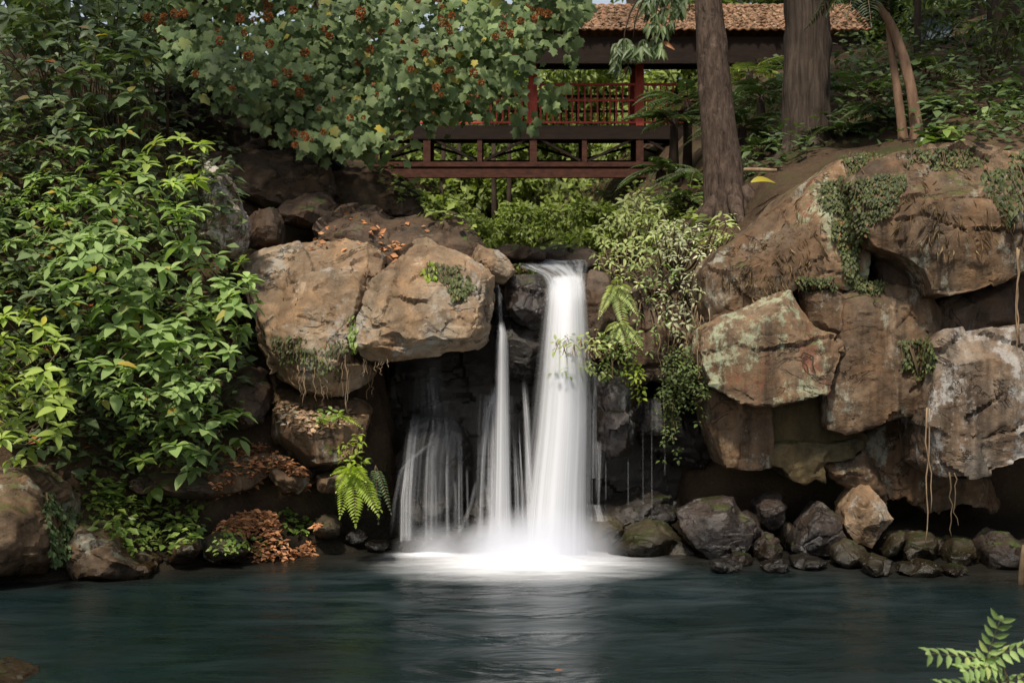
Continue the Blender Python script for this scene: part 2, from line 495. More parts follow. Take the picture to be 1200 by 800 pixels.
def edge_dist(poly, x, y):
    d = np.full(len(x), 1e9); n = len(poly)
    for i in range(n):
        a = np.array(poly[i]); b = np.array(poly[(i + 1) % n]); ab = b - a
        t = np.clip(((x - a[0]) * ab[0] + (y - a[1]) * ab[1]) / (ab @ ab + 1e-9), 0, 1)
        d = np.minimum(d, np.hypot(x - a[0] - t * ab[0], y - a[1] - t * ab[1]))
    return d


def rock(name, label, cat, poly, Y, thick, mat, bulge=.3, lean=.4, edge=.12, inner=None, nin=5, seed=1, vox=.035,
         amp=1.0, crack=1.0, strata=1.0, sm=0, group=None, back=.85, under=0.0, parent=None, big=1.0, grow=1.025, chips=22, chip=.085, flat=0):
    """a solid boulder: outline given as photo points at distance Y, a faceted front that leans back towards the top, real thickness"""
    rng = np.random.default_rng(seed)
    poly = [tuple(map(float, p)) for p in poly]
    ys = np.array([p[1] for p in poly]); y0, y1 = ys.min(), ys.max()
    cen = np.mean(poly, 0)
    poly = [(cen[0] + (p[0] - cen[0]) * grow, cen[1] + (p[1] - cen[1]) * grow) for p in poly]
    ys = np.array([p[1] for p in poly]); y0, y1 = ys.min(), ys.max()
    lz = lambda y: lean * max(0.0, (y1 - y) / (y1 - y0)) ** 1.2
    p2 = list(poly); dy = [edge * rng.uniform(.4, 1.5) + lz(p[1]) for p in poly]
    if inner is None:
        bx = np.array(poly); lo, hi = bx.min(0), bx.max(0); cand = []
        tries = 0
        size = min(hi - lo)
        while len(cand) < nin and tries < 400:
            tries += 1
            q = rng.uniform(lo, hi)
            if not inside(poly, q[:1], q[1:])[0]: continue
            d = edge_dist(poly, q[:1], q[1:])[0]
            if d < size * .1 or any(np.hypot(*(q - c)) < size * .2 for c in cand): continue
            cand.append(q)
            p2.append(tuple(q)); dy.append(lz(q[1]) - bulge * min(1, d / (size * .3)) ** .45 * rng.uniform(.45, 1.1))
    else:
        for (x, y, d) in inner: p2.append((x, y)); dy.append(d)
    ne = len(poly)
    vs, es, fs, ov, oe, of = delaunay_2d_cdt([Vector(p) for p in p2], [(i, (i + 1) % ne) for i in range(ne)], [], 1, 1e-4)
    bm = bmesh.new()
    front = []
    for k, v in enumerate(vs):
        src = ov[k][0] if ov[k] else 0
        front.append(bm.verts.new(P(v.x, v.y, Y + dy[src])))
    for f in fs:
        try: bm.faces.new([front[i] for i in f])
        except ValueError: pass
    # back ring
    order = [None] * ne
    for k in range(len(vs)):
        for s in ov[k]:
            if s < ne: order[s] = front[k]
    ring = []
    cw = P(cen[0], cen[1], Y)
    for k in range(ne):
        b = order[k].co.copy()
        w = Vector(((b.x - cw[0]) * back + cw[0], Y + thick * rng.uniform(.85, 1.1), (b.z - cw[2]) * back + cw[2] - under))
        ring.append(bm.verts.new(w))
    for k in range(ne):
        k2 = (k + 1) % ne
        if order[k] is order[k2] or order[k] is None or order[k2] is None: continue
        bm.faces.new([order[k], order[k2], ring[k2], ring[k]])
    bm.faces.new(ring)
    bmesh.ops.triangulate(bm, faces=bm.faces)
    bmesh.ops.recalc_face_normals(bm, faces=bm.faces)
    me = bpy.data.meshes.new('tmp'); bm.to_mesh(me); bm.free()
    o = bpy.data.objects.new('tmp', me); COL.objects.link(o)
    m = o.modifiers.new('r', 'REMESH'); m.mode = 'VOXEL'; m.voxel_size = vox
    s = o.modifiers.new('s', 'SMOOTH'); s.factor = .5; s.iterations = sm
    dg = bpy.context.evaluated_depsgraph_get()
    me2 = bpy.data.meshes.new_from_object(o.evaluated_get(dg))
    bpy.data.objects.remove(o); bpy.data.meshes.remove(me)
    n = len(me2.vertices); V = np.zeros(n * 3); me2.vertices.foreach_get('co', V); V = V.reshape(-1, 3)
    N = np.zeros(n * 3); me2.vertex_normals.foreach_get('vector', N); N = N.reshape(-1, 3)
    npoly = len(me2.polygons); li = np.zeros(len(me2.loops), np.int32); me2.loops.foreach_get('vertex_index', li)
    bpy.data.meshes.remove(me2)
    Fq = li.reshape(-1, 4)
    # knock flat chips off the corners: broken, planar faces with crisp edges
    span = np.array([np.ptp(V[:, k]) for k in range(3)]); size_m = min(span[0], span[2]); mid = (V.min(0) + V.max(0)) / 2
    for k in range(chips):
        n_ = rng.normal(0, 1, 3); n_[1] = -abs(n_[1]) * 1.1 - .1
        if flat: n_ *= (.2, 1, .2)
        n_ /= np.linalg.norm(n_)
        c_ = V[rng.integers(n)] * .5 + mid * .5 if k % 3 == 0 else mid
        near = np.ones(n) if k % 3 else sstep(size_m * .75, size_m * .45, np.linalg.norm(V - V[rng.integers(n)], axis=1))
        pr = V @ n_; sel = near > .01
        if sel.sum() < 20: continue
        o_ = pr[sel].max() - chip * size_m * rng.uniform(.35, 1.3)
        V = V - n_ * (np.maximum(0, pr - o_) * near)[:, None]
    q = V + seed * 13.7
    w = q * np.array([1, 1, 1.4]) + .12 * np.stack([fbm(q * 1.3, 2, seed), fbm(q * 1.3, 2, seed + 7), fbm(q * 1.3, 2, seed + 5)], 1)
    ks = float(np.clip(size_m / 1.3, .25, 1.0))
    fs = .9 + .4 / max(.3, size_m)
    F1, F2, ID, TL = worley(w * fs, seed)
    msk = sstep(-.05, .3, fbm(q * .9, 2, seed + 8))
    d = big * ks * (.05 * (ID - .5) + .13 * TL / fs)
    d -= ks * crack * .05 * (1 - sstep(0, .03 * fs, F2 - F1)) * msk
    G1, G2, GI, GT = worley(w * 2.8 + 5, seed + 3)
    d += (.5 if flat else 1) * (.4 + .6 * ks) * (.012 * (GI - .5) + .11 * GT / 2.8)
    H1, H2, HI, HT = worley(q * np.array([7, 7, 11]), seed + 13)
    d += (.6 if flat else 1) * .09 * HT / 8
    zz = q[:, 2] * 5.5 + .7 * fbm(q * .8, 2, seed + 9) + q[:, 0] * .5
    d += strata * .014 * ((zz % 1) - .5) * sstep(-.1, .3, fbm(q * 1.1, 2, seed + 21))
    r = 1 - np.abs(fbm(q * 4.0, 4, seed + 4)); d += .012 * (r - .6)
    d += .006 * fbm(q * 14, 3, seed + 6)
    d *= amp
    V = V + N * d[:, None]
    o = build(name, V, [Fq], M[mat] if isinstance(mat, str) else mat, parent, smooth=True)
    o.data.set_sharp_from_angle(angle=R(32))
    if parent is None: tag(o, label, cat, group)
    ALLV.append(V); ALLF.append(np.stack([Fq[:, [0, 1, 2]], Fq[:, [0, 2, 3]]], 1).reshape(-1, 3) + NV[0]); NV[0] += len(V)
    return o


def S(s): return [tuple(float(v) for v in p.split(',')) for p in s.split()]


RK = rock
# ---- left bank
RK('boulder', 'broad tan boulder under the bank, left of the biggest overhanging boulder', 'boulder',
   S('280,303 305,292 345,289 395,281 430,287 447,299 444,316 436,330 428,345 424,362 416,382 410,400 412,418 426,428 433,440 424,453 395,463 362,465 338,456 316,444 303,428 297,400 298,372 288,345'),
   15.0, 2.0, 'tan', lean=1.1, inner=[(330, 320, .75), (385, 310, .72), (425, 318, .7), (340, 350, .3), (405, 352, .12), (380, 345, .15), (322, 385, .12), (355, 380, .05), (400, 395, -.02), (360, 425, -.05), (400, 440, .0), (330, 425, .05), (440, 312, .5)], seed=3, vox=.028, crack=.8, big=.6, edge=.08, sm=0)
RK('boulder', 'largest tan boulder overhanging the dark hollow left of the waterfall', 'boulder',
   S('409,408 414,390 421,372 428,352 434,335 442,320 462,308 474,296 486,278 500,279 516,286 532,291 556,305 571,317 578,332 576,352 573,378 570,402 560,411 530,413 500,417 470,421 445,425 425,424'),
   14.6, 2.2, 'tan', lean=.9, inner=[(448, 325, .35), (462, 330, .3), (440, 350, .12), (462, 343, .12), (475, 312, .42), (505, 305, .52), (540, 318, .42), (480, 350, .02), (515, 350, .0), (545, 340, .08), (435, 375, .08), (455, 372, -.06), (470, 388, -.04), (505, 385, -.1), (520, 365, -.06), (550, 375, .0), (558, 350, .1), (430, 397, .12), (465, 397, .1), (510, 398, .06), (555, 398, .12), (440, 412, .0), (480, 410, -.05), (530, 404, -.03)], seed=5, vox=.024, crack=.5, strata=1.6, big=.45, edge=.06, sm=0)
RK('boulder', 'brown block with pale fallen leaves on its top, left of the bright green fern', 'boulder',
   S('313,458 328,455 350,460 385,466 425,472 432,484 428,500 421,520 411,545 390,550 362,556 346,548 330,536 317,522 312,500'),
   14.85, 1.6, 'brown', lean=1.0, inner=[(335, 472, .8), (370, 478, .82), (410, 484, .75), (330, 490, .4), (355, 500, .06), (385, 509, -.12), (415, 498, .32), (372, 532, -.02), (340, 520, .15), (402, 528, .18)], edge=.06, seed=8, vox=.022, big=.35, sm=0)
RK('boulder', 'grey brown stone wedged beneath the leaf topped block', 'rock',
   S('315,530 330,537 347,549 362,557 362,570 348,580 335,583 321,576 316,556'), 14.9, 1.0, 'brown', lean=.2, seed=9, vox=.025)
RK('boulder', 'small brown stone directly behind the stem of the green fern', 'rock',
   S('370,557 398,551 404,562 400,574 385,579 371,575'), 15.0, .8, 'brown', lean=.15, seed=10, vox=.022)
RK('boulder', 'dark brown boulder between the leafy shrubs and the leaf topped block', 'boulder',
   S('246,446 262,436 290,428 305,434 311,455 311,478 302,495 282,502 262,497 246,478'), 15.1, 1.4, 'shade', lean=.5, seed=11)
RK('boulder', 'long brown rock with orange leaf litter on top above the leaf heap', 'rock',
   S('228,552 248,538 275,530 310,520 320,538 313,560 290,573 262,583 240,590 230,575'), 14.7, 1.5, 'brown', lean=.9, seed=12, vox=.028)
RK('slab', 'smooth grey slab lying flat under the lowest shrub leaves', 'rock',
   S('148,560 180,554 220,556 240,564 249,578 236,587 200,581 165,579 150,573'), 14.4, 1.0, 'shade', lean=.35, seed=13, crack=.2, strata=.3, vox=.026, amp=.5)
RK('boulder', 'rounded dark stone in the shade right of the orange leaf heap', 'rock',
   S('366,612 376,604 392,606 399,618 394,630 376,632 366,626'), 14.95, .5, 'mossy', lean=.15, seed=14, vox=.02, amp=.6)
RK('boulder', 'square pale stone at the waterline below the ground cover', 'rock',
   S('196,640 212,630 230,632 234,645 226,658 198,660'), 14.0, .5, 'brown', lean=.1, seed=15, vox=.02, amp=.6)
RK('boulder', 'mossy low stone at the waterline left of the leaf heap', 'rock',
   S('236,634 256,622 280,630 290,645 282,658 246,660 234,650'), 14.1, .6, 'mossy', lean=.2, seed=16, vox=.02, amp=.7)
RK('boulder', 'big rounded brown boulder at the left edge of the pool', 'boulder',
   S('-70,560 -20,548 14,551 34,564 46,580 52,602 56,632 60,668 44,680 0,684 -70,690'), 12.8, 1.6, 'brown', lean=.5, seed=17, crack=.5, bulge=.4)
RK('boulder', 'low brown rock sloping into the pool right of the round corner boulder', 'boulder',
   S('74,628 92,612 112,616 134,632 150,652 172,670 168,680 120,684 80,680'), 13.3, 1.0, 'brown', lean=.35, seed=18, vox=.028)
RK('slab', 'upright slab with a whitened face among the upper shrubs', 'rock',
   S('222,222 230,198 243,188 258,196 270,216 279,244 281,270 276,292 262,300 242,298 226,285'), 15.1, 1.0, 'slab', lean=.3, inner=[(248, 205, .15), (252, 240, -.1), (258, 270, -.1), (240, 240, .3), (268, 245, .1)], seed=19, vox=.026, crack=.4)
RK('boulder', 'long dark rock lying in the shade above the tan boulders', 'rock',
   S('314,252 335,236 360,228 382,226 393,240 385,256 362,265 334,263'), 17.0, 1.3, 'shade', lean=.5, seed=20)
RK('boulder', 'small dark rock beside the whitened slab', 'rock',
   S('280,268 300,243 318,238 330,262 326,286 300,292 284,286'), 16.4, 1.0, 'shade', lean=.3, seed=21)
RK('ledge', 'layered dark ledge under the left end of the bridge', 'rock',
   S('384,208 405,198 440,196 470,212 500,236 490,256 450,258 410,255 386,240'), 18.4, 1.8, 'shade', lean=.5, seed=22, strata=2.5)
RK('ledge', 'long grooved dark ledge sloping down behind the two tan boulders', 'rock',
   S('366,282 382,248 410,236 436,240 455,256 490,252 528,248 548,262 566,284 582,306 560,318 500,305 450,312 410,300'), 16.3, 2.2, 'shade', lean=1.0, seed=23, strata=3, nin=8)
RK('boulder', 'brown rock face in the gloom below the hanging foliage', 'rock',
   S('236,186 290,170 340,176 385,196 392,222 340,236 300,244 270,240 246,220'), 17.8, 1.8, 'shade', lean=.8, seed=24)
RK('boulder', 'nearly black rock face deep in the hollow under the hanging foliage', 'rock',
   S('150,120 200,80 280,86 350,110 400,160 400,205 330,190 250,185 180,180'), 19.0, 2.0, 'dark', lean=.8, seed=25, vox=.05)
RK('boulder', 'small angular tan rock between the largest boulder and the stream lip', 'rock',
   S('548,302 560,285 578,292 598,306 604,318 590,332 575,328 560,315'), 15.6, 1.2, 'tan', lean=.4, seed=26, vox=.026)
RK('boulder', 'wet dark stone on the stream lip left of the main fall', 'rock',
   S('572,296 590,286 618,288 640,294 640,304 610,306 585,306'), 18.0, .9, 'shade', lean=.3, seed=27)
RK('boulder', 'wet brown stone behind the top of the main fall', 'rock',
   S('612,300 640,288 672,286 700,292 704,308 690,318 660,316 630,310'), 18.7, .9, 'dark', lean=.3, seed=28)
# ---- falls
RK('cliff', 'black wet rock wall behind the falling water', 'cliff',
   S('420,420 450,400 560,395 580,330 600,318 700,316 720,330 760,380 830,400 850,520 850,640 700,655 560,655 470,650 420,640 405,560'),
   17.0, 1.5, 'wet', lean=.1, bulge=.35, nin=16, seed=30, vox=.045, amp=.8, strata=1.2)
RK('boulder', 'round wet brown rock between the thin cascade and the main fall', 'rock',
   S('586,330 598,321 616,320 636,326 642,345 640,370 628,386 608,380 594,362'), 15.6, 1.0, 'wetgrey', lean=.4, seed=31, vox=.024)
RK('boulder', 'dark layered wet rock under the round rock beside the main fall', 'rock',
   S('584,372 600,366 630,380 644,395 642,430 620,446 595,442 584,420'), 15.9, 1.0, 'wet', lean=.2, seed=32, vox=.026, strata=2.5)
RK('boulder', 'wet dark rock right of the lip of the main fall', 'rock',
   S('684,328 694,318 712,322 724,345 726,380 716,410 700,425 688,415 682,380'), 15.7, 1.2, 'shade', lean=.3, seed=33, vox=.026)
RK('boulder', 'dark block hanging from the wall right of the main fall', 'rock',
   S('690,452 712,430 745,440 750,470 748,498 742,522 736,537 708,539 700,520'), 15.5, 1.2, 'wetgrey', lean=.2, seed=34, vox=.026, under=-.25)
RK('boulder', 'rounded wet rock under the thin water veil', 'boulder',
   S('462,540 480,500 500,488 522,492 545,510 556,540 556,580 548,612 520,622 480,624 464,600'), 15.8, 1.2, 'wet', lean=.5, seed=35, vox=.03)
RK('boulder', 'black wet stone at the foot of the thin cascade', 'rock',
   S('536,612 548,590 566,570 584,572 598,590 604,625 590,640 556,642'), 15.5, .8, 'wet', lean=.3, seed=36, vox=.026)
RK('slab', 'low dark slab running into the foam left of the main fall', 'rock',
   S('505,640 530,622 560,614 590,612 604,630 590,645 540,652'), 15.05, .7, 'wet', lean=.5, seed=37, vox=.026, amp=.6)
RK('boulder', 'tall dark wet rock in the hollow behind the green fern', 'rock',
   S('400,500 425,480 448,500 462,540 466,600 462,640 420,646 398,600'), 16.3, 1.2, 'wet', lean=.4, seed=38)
# ---- right of the falls
RK('boulder', 'dark bank of rock under the pale shrubs right of the falls', 'boulder',
   S('700,340 716,322 740,318 775,312 815,320 838,345 842,400 838,450 826,480 800,450 770,440 742,450 720,450 706,420'), 16.0, 1.5, 'shade', lean=.7, seed=40, nin=8)
RK('boulder', 'dark wet stone in the recess right of the hanging block', 'rock',
   S('745,480 775,455 815,470 838,500 846,545 820,560 780,540 755,520'), 16.4, 1.2, 'wet', lean=.1, seed=41)
# ---- right cliff
RK('cliff', 'dark recessed cliff mass behind the jutting blocks on the right', 'cliff',
   S('832,300 880,262 940,226 1000,190 1100,176 1200,172 1320,165 1360,400 1330,560 1250,580 1180,598 1085,602 1040,560 1000,540 900,550 850,540 836,450'),
   15.9, 2.4, 'brown', lean=.5, bulge=.15, nin=18, seed=50, vox=.05, strata=1.5)
RK('cliff', 'brown cracked cliff face between the jutting blocks on the right', 'cliff',
   S('838,320 870,285 930,238 1000,200 1100,182 1200,178 1300,172 1300,392 1220,398 1110,410 1094,470 1040,488 985,490 960,455 900,466 850,446 834,400'),
   15.0, 1.6, 'brown', lean=1.0, bulge=.12, nin=14, seed=49, vox=.036, big=.7, flat=1, chips=10, edge=.05, strata=1.2)
RK('cliff_block', 'brown block with dry grass at the upper left shoulder of the cliff', 'cliff block',
   S('829,318 845,298 872,276 900,252 926,230 950,212 968,214 974,270 972,322 930,338 890,356 858,370 838,372 832,345'),
   14.8, 1.6, 'brown', lean=1.0, inner=[(850, 325, .05), (880, 300, .4), (915, 275, .4), (945, 240, .6), (905, 320, .0), (945, 300, .1), (845, 352, .05), (890, 340, -.08)], seed=51, back=1.0, vox=.032, big=.5, edge=.02, grow=1.05, chip=.045, chips=14, flat=1)
RK('cliff_block', 'lichen streaked block with red and white patches on the cliff', 'cliff block',
   S('938,240 955,212 985,190 1012,186 1030,215 1024,270 1018,320 1000,336 960,330 940,326'), 14.95, 1.5, 'lichen', lean=.6, bulge=.15, seed=52, back=1.0, vox=.032, big=.5, edge=.02, grow=1.05, chip=.045, chips=14, flat=1)
RK('cliff_block', 'big pale green lichen block jutting low on the left of the cliff', 'cliff block',
   S('826,386 845,374 875,362 903,348 926,341 936,362 952,386 976,396 987,410 977,440 969,458 938,464 905,475 882,472 860,462 838,450 826,425'),
   14.5, 1.7, 'lichen', lean=.45, bulge=.1, inner=[(850, 400, .1), (885, 375, .12), (920, 365, .1), (870, 430, -.12), (915, 410, -.1), (950, 410, .0), (905, 455, -.1), (945, 445, -.02), (965, 425, .12)], seed=53, back=1.0, vox=.03, big=.5, edge=.02, grow=1.05, chip=.045, chips=14, flat=1)
RK('cliff_block', 'tapering block wedged above the pale lichen block', 'cliff block',
   S('930,334 960,328 990,326 1002,345 1000,378 984,395 965,389 946,370'), 15.05, 1.2, 'brown', lean=.3, seed=54, back=1.0, vox=.03, big=.5, edge=.02, grow=1.05, chip=.045, chips=14, flat=1)
RK('cliff_block', 'wide brown block at the centre of the cliff above the dark recess', 'cliff block',
   S('992,348 1015,334 1045,336 1090,346 1106,372 1104,410 1096,450 1090,484 1060,489 1020,499 992,503 974,499 970,450 986,412 990,385'),
   14.75, 1.6, 'brown', lean=.25, bulge=.12, inner=[(1015, 365, .1), (1055, 360, .12), (1085, 375, .15), (985, 440, .0), (1030, 400, .02), (1070, 410, .04), (1015, 432, -.1), (1055, 450, -.05), (985, 485, .02), (1040, 488, -.05), (1018, 440, -.14)], seed=55, back=1.0, vox=.03, big=.5, edge=.02, grow=1.05, chip=.045, chips=14, flat=1)
RK('cliff_block', 'great brown bulge overhanging the top of the cliff', 'cliff block',
   S('1002,215 1030,188 1075,176 1120,172 1165,178 1215,186 1262,210 1275,260 1240,300 1195,318 1152,336 1118,346 1098,344 1088,318 1066,300 1030,288 1010,262'),
   14.3, 2.0, 'brown', lean=.9, bulge=.2, inner=[(1050, 215, .5), (1110, 205, .55), (1180, 215, .5), (1050, 260, .2), (1095, 250, .05), (1150, 250, .0), (1210, 250, .1), (1085, 290, .1), (1115, 315, -.1), (1150, 300, -.1), (1190, 290, .0)], seed=56, back=1.0, vox=.034, strata=.5, big=.5, edge=.02, grow=1.05, chip=.045, chips=14, flat=1)
RK('cliff_block', 'grey whitened block low on the right of the cliff', 'cliff block',
   S('1098,410 1112,396 1150,390 1210,384 1270,380 1285,450 1270,520 1215,528 1180,544 1150,556 1112,558 1097,545 1092,500 1097,450'),
   14.2, 1.8, 'white', lean=.3, bulge=.1, inner=[(1120, 430, .08), (1165, 420, .05), (1215, 430, .08), (1130, 480, -.05), (1172, 495, -.15), (1215, 480, -.02), (1125, 515, -.02), (1160, 525, .05), (1195, 515, -.02)], seed=57, back=1.0, vox=.032, big=.5, edge=.02, grow=1.05, chip=.045, chips=14, flat=1)
RK('cliff_block', 'brown buttress under the pale lichen block', 'cliff block',
   S('832,458 858,462 884,472 902,476 904,500 908,532 905,547 880,549 853,547 844,520 836,500'), 14.95, 1.4, 'brown', lean=.1, bulge=.12, seed=58, back=1.0, vox=.03, crack=.6, big=.5, edge=.02, grow=1.05, chip=.045, chips=14, flat=1)
RK('cliff_block', 'green stained recessed wall under the lichen block', 'cliff block',
   S('890,468 930,464 970,460 1000,500 1018,510 1012,528 960,532 895,532'), 15.25, 1.2, 'green', lean=-.1, bulge=.08, seed=59, back=1.0, vox=.032, big=.5, edge=.02, grow=1.05, chip=.045, chips=14, flat=1)
RK('cliff_block', 'pale fluted shelf of rock below the green stained wall', 'cliff block',
   S('900,521 935,519 975,522 1008,514 1014,526 990,540 966,543 968,566 955,560 945,568 930,562 920,548 902,545'), 15.0, 1.2, 'green', lean=.05, bulge=.1, seed=60, back=1.0, vox=.026, big=.5, edge=.02, grow=1.05, chip=.045, chips=14, flat=1)
RK('cliff_block', 'brown pointed rib of rock over the leaning boulder', 'cliff block',
   S('966,545 990,540 1012,530 1020,540 1034,570 1040,590 1016,580 998,572 975,560'), 15.2, 1.1, 'brown', lean=.0, seed=61, back=1.0, vox=.03, big=.5, edge=.02, grow=1.05, chip=.045, chips=14, flat=1)
RK('cliff_block', 'dark triangular stone in the notch below the great bulge', 'cliff block',
   S('1030,290 1050,300 1072,312 1090,330 1092,350 1060,342 1034,334 1026,312'), 15.2, 1.0, 'shade', lean=.2, seed=62, back=1.0, vox=.03, big=.5, edge=.02, grow=1.05, chip=.045, chips=14, flat=1)
RK('cliff_block', 'dim brown wall at the back of the recess under the wide brown block', 'cliff block',
   S('1006,512 1050,492 1094,484 1104,560 1150,562 1172,566 1184,598 1130,590 1086,603 1064,578 1040,588 1020,550'), 15.35, 1.2, 'brown', lean=-.1, bulge=.08, seed=64, big=.4, edge=.04, flat=1, chips=8)
RK('cliff_block', 'shade darkened layered stone in the gap right of the wide brown block', 'cliff block',
   S('1104,352 1140,344 1190,328 1262,330 1262,384 1200,388 1150,392 1110,398 1104,380'), 15.0, 1.3, 'shade', lean=.1, seed=63, back=1.0, vox=.034, strata=2, big=.5, edge=.02, grow=1.05, chip=.045, chips=14, flat=1)  # shadow of the gap put into the stone's darker colour
# ---- boulders at the waterline on the right
RK('boulder', 'five sided wet grey boulder at the waterline, largest of the shore boulders', 'boulder',
   S('795,600 820,589 858,582 866,598 884,612 880,636 862,656 836,658 815,638 800,616'), 14.6, 1.0, 'wetgrey', lean=.45, inner=[(825, 605, .05), (852, 600, .05), (840, 630, -.1), (862, 625, .0)], seed=70, vox=.02, edge=.03, big=.4, flat=1, chips=8, chip=.06, grow=1.06, crack=.5)
RK('boulder', 'wet brown stone behind the five sided boulder', 'rock',
   S('866,602 878,598 890,606 896,622 884,640 868,630'), 14.9, .7, 'wetgrey', lean=.2, seed=69, vox=.022)
RK('boulder', 'small dark wet stone leaning between two larger shore boulders', 'rock',
   S('886,592 899,577 915,579 923,596 918,613 906,624 892,614'), 15.0, .7, 'wetgrey', lean=.25, seed=71, vox=.022)
RK('boulder', 'triangular wet dark boulder left of the tan leaning boulder', 'boulder',
   S('930,642 944,614 962,590 984,608 990,630 974,650 942,652'), 14.6, .9, 'wetgrey', lean=.35, seed=72, vox=.02, edge=.03, big=.4, flat=1, chips=8, chip=.06, grow=1.06)
RK('boulder', 'tan pointed boulder leaning under the cliff', 'boulder',
   S('991,596 1003,574 1014,564 1022,574 1036,590 1047,608 1036,622 1022,642 1002,634 992,616'), 14.75, .9, 'tan', lean=.3, inner=[(1012, 590, -.05), (1025, 610, -.12), (1008, 620, -.02)], seed=73, vox=.02, edge=.03, big=.4, flat=1, chips=8, chip=.06, grow=1.06, crack=.3)
RK('boulder', 'yellow mossy stone at the foot of the dark recess', 'rock',
   S('1052,640 1068,626 1090,622 1104,634 1106,652 1090,662 1058,662'), 14.6, .7, 'mossy', lean=.3, seed=74, vox=.022)
RK('boulder', 'tilted mossy stone beside the yellow mossy one', 'rock',
   S('1036,650 1048,628 1060,623 1062,634 1052,652 1042,658'), 14.5, .5, 'mossy', lean=.2, seed=75, vox=.02)
RK('boulder', 'mossy wet boulder left of the five sided grey boulder', 'boulder',
   S('716,650 735,622 762,608 780,612 798,630 818,650 822,664 770,668 724,662'), 14.8, .9, 'mossy', lean=.5, seed=76, vox=.024)
RK('boulder', 'dark mossy stone with a spill of water at the right foot of the main fall', 'rock',
   S('682,640 688,612 700,604 722,608 732,622 722,648 700,656'), 15.2, .7, 'mossy', lean=.2, seed=77, vox=.022)
RK('boulder', 'dark rock in the shadow above the mossy wet boulder', 'rock',
   S('700,610 720,585 748,572 790,585 800,610 760,625 720,628'), 15.7, 1.0, 'wet', lean=.4, seed=78)
RK('boulder', 'dark green stone right of the yellow mossy stone', 'rock',
   S('1108,650 1120,632 1138,630 1150,645 1146,668 1116,670'), 14.3, .7, 'mossy', lean=.3, seed=79, vox=.022)
RK('boulder', 'dark stone under the right end of the cliff near the weathered stake', 'rock',
   S('1150,640 1170,625 1196,628 1215,650 1210,676 1160,676'), 14.1, .8, 'dark', lean=.3, seed=80, vox=.024)
RK('boulder', 'rock tip showing in the bottom left corner of the pool', 'rock',
   S('-60,800 -30,790 2,794 14,802 20,815 -40,830'), 9.0, .8, 'brown', lean=.2, seed=81, vox=.02, amp=.5)
# low shore stones
_st = [(850, 664, 20, 8, 'wet flat stone in front of the five sided boulder'), (900, 640, 20, 14, 'dark blocky stone between the five sided and the triangular boulder'), (912, 664, 18, 7, 'wet low stone in front of the dark blocky one'),
       (948, 660, 20, 8, 'wet dark slab at the foot of the triangular boulder'), 
       (1098, 640, 12, 14, 'dark upright stone at the mouth of the recess'), (1180, 655, 22, 12, 'dark mossy stone behind the weathered stake'), (985, 640, 14, 12, 'dark stone between the triangular and the tan leaning boulder'),
       
       (905, 648, 16, 12, 'dark low stone at the foot of the triangular boulder'), (1002, 652, 22, 14, 'flat mossy stone below the tan leaning boulder'),
       (1032, 664, 16, 12, 'green mossy pebble stone in front of the tilted one'), (1076, 666, 26, 10, 'wide wet stone below the yellow mossy stone'),
       (924, 628, 12, 16, 'upright yellowish mossy stone between dark shore boulders'),
       (868, 655, 14, 8, 'small dark stone beside the five sided boulder'), (345, 628, 16, 10, 'small stone on the shore right of the leaf heap'),
       (312, 640, 20, 9, 'small mossy stone in front of the leaf heap'), (414, 630, 16, 9, 'wet pebble stone under the fern'), (442, 640, 14, 7, 'flat wet stone left of the veil'),
       (262, 652, 14, 8, 'low stone beside the square pale stone'), (478, 640, 15, 8, 'wet round stone in the veil spray'), (1120, 668, 16, 8, 'low dark stone in the shallows before the recess')]
for k, (x, y, a, b, lab) in enumerate(_st):
    rr = np.random.default_rng(200 + k)
    pl = [(x + a * math.cos(t) * rr.uniform(.65, 1.25), y - b * 1.25 * math.sin(t) * rr.uniform(.6, 1.3)) for t in np.linspace(0, 2 * math.pi, 7, endpoint=False) + rr.uniform(0, 1)]
    RK('stone', lab, 'stone', pl, 1500 * 2.5 / max(245, (y + b - 400)) - .05, .4, 'mossy' if ('moss' in lab) else ('wetgrey' if 'wet' in lab else 'dark'), lean=.2, bulge=.15, nin=2, edge=.04, seed=200 + k, vox=.016, big=1.5, amp=.8, sm=0,
       group='small stones along the waterline')

BVH = BVHTree.FromPolygons([Vector(v) for v in np.concatenate(ALLV)], np.concatenate(ALLF).tolist())


def hit(px, py):
    o = Vector((0, 0, CAMZ)); d = (Vector(P(px, py, 10.0)) - o).normalized()
    l, n, i, t = BVH.ray_cast(o, d)
    if l is None: return None
    if n.dot(d) > 0: n = -n
    return np.array(l), np.array(n)


def drop(x, y, z=9.0):
    l, n, i, t = BVH.ray_cast(Vector((x, y, z)), Vector((0, 0, -1)))
    if l is None: return None
    return np.array(l), np.array(n if n.z > 0 else -n)
# ------------------------------------------------------------------ pool water
g = NT('pool_water')
big = g.noise(.55, 4, .55, g.mapping((1, .8, 1)))
c = g.ramp(big, [(.3, (.002, .007, .006)), (.55, (.005, .013, .014)), (.75, (.012, .022, .026))])
strk = g.noise(1.0, 6, .62, g.mapping((.6, 1.5, 1)), 1.2)
vd = g.n('ShaderNodeVectorMath', operation='DISTANCE'); g.l(g.tc.outputs['Object'], vd.inputs[0]); vd.inputs[1].default_value = (.6, 13.6, 0)
near = g.maprange(g.math('ADD', vd.outputs['Value'], g.math('MULTIPLY', big, 1.5)), 1.6, 5.2, .6, .08)
c = g.mix(g.math('MULTIPLY', g.maprange(strk, .38, .74, 0, 1), near), c, (.06, .078, .085))
sx = g.n('ShaderNodeSeparateXYZ'); g.l(g.tc.outputs['Object'], sx.inputs[0])
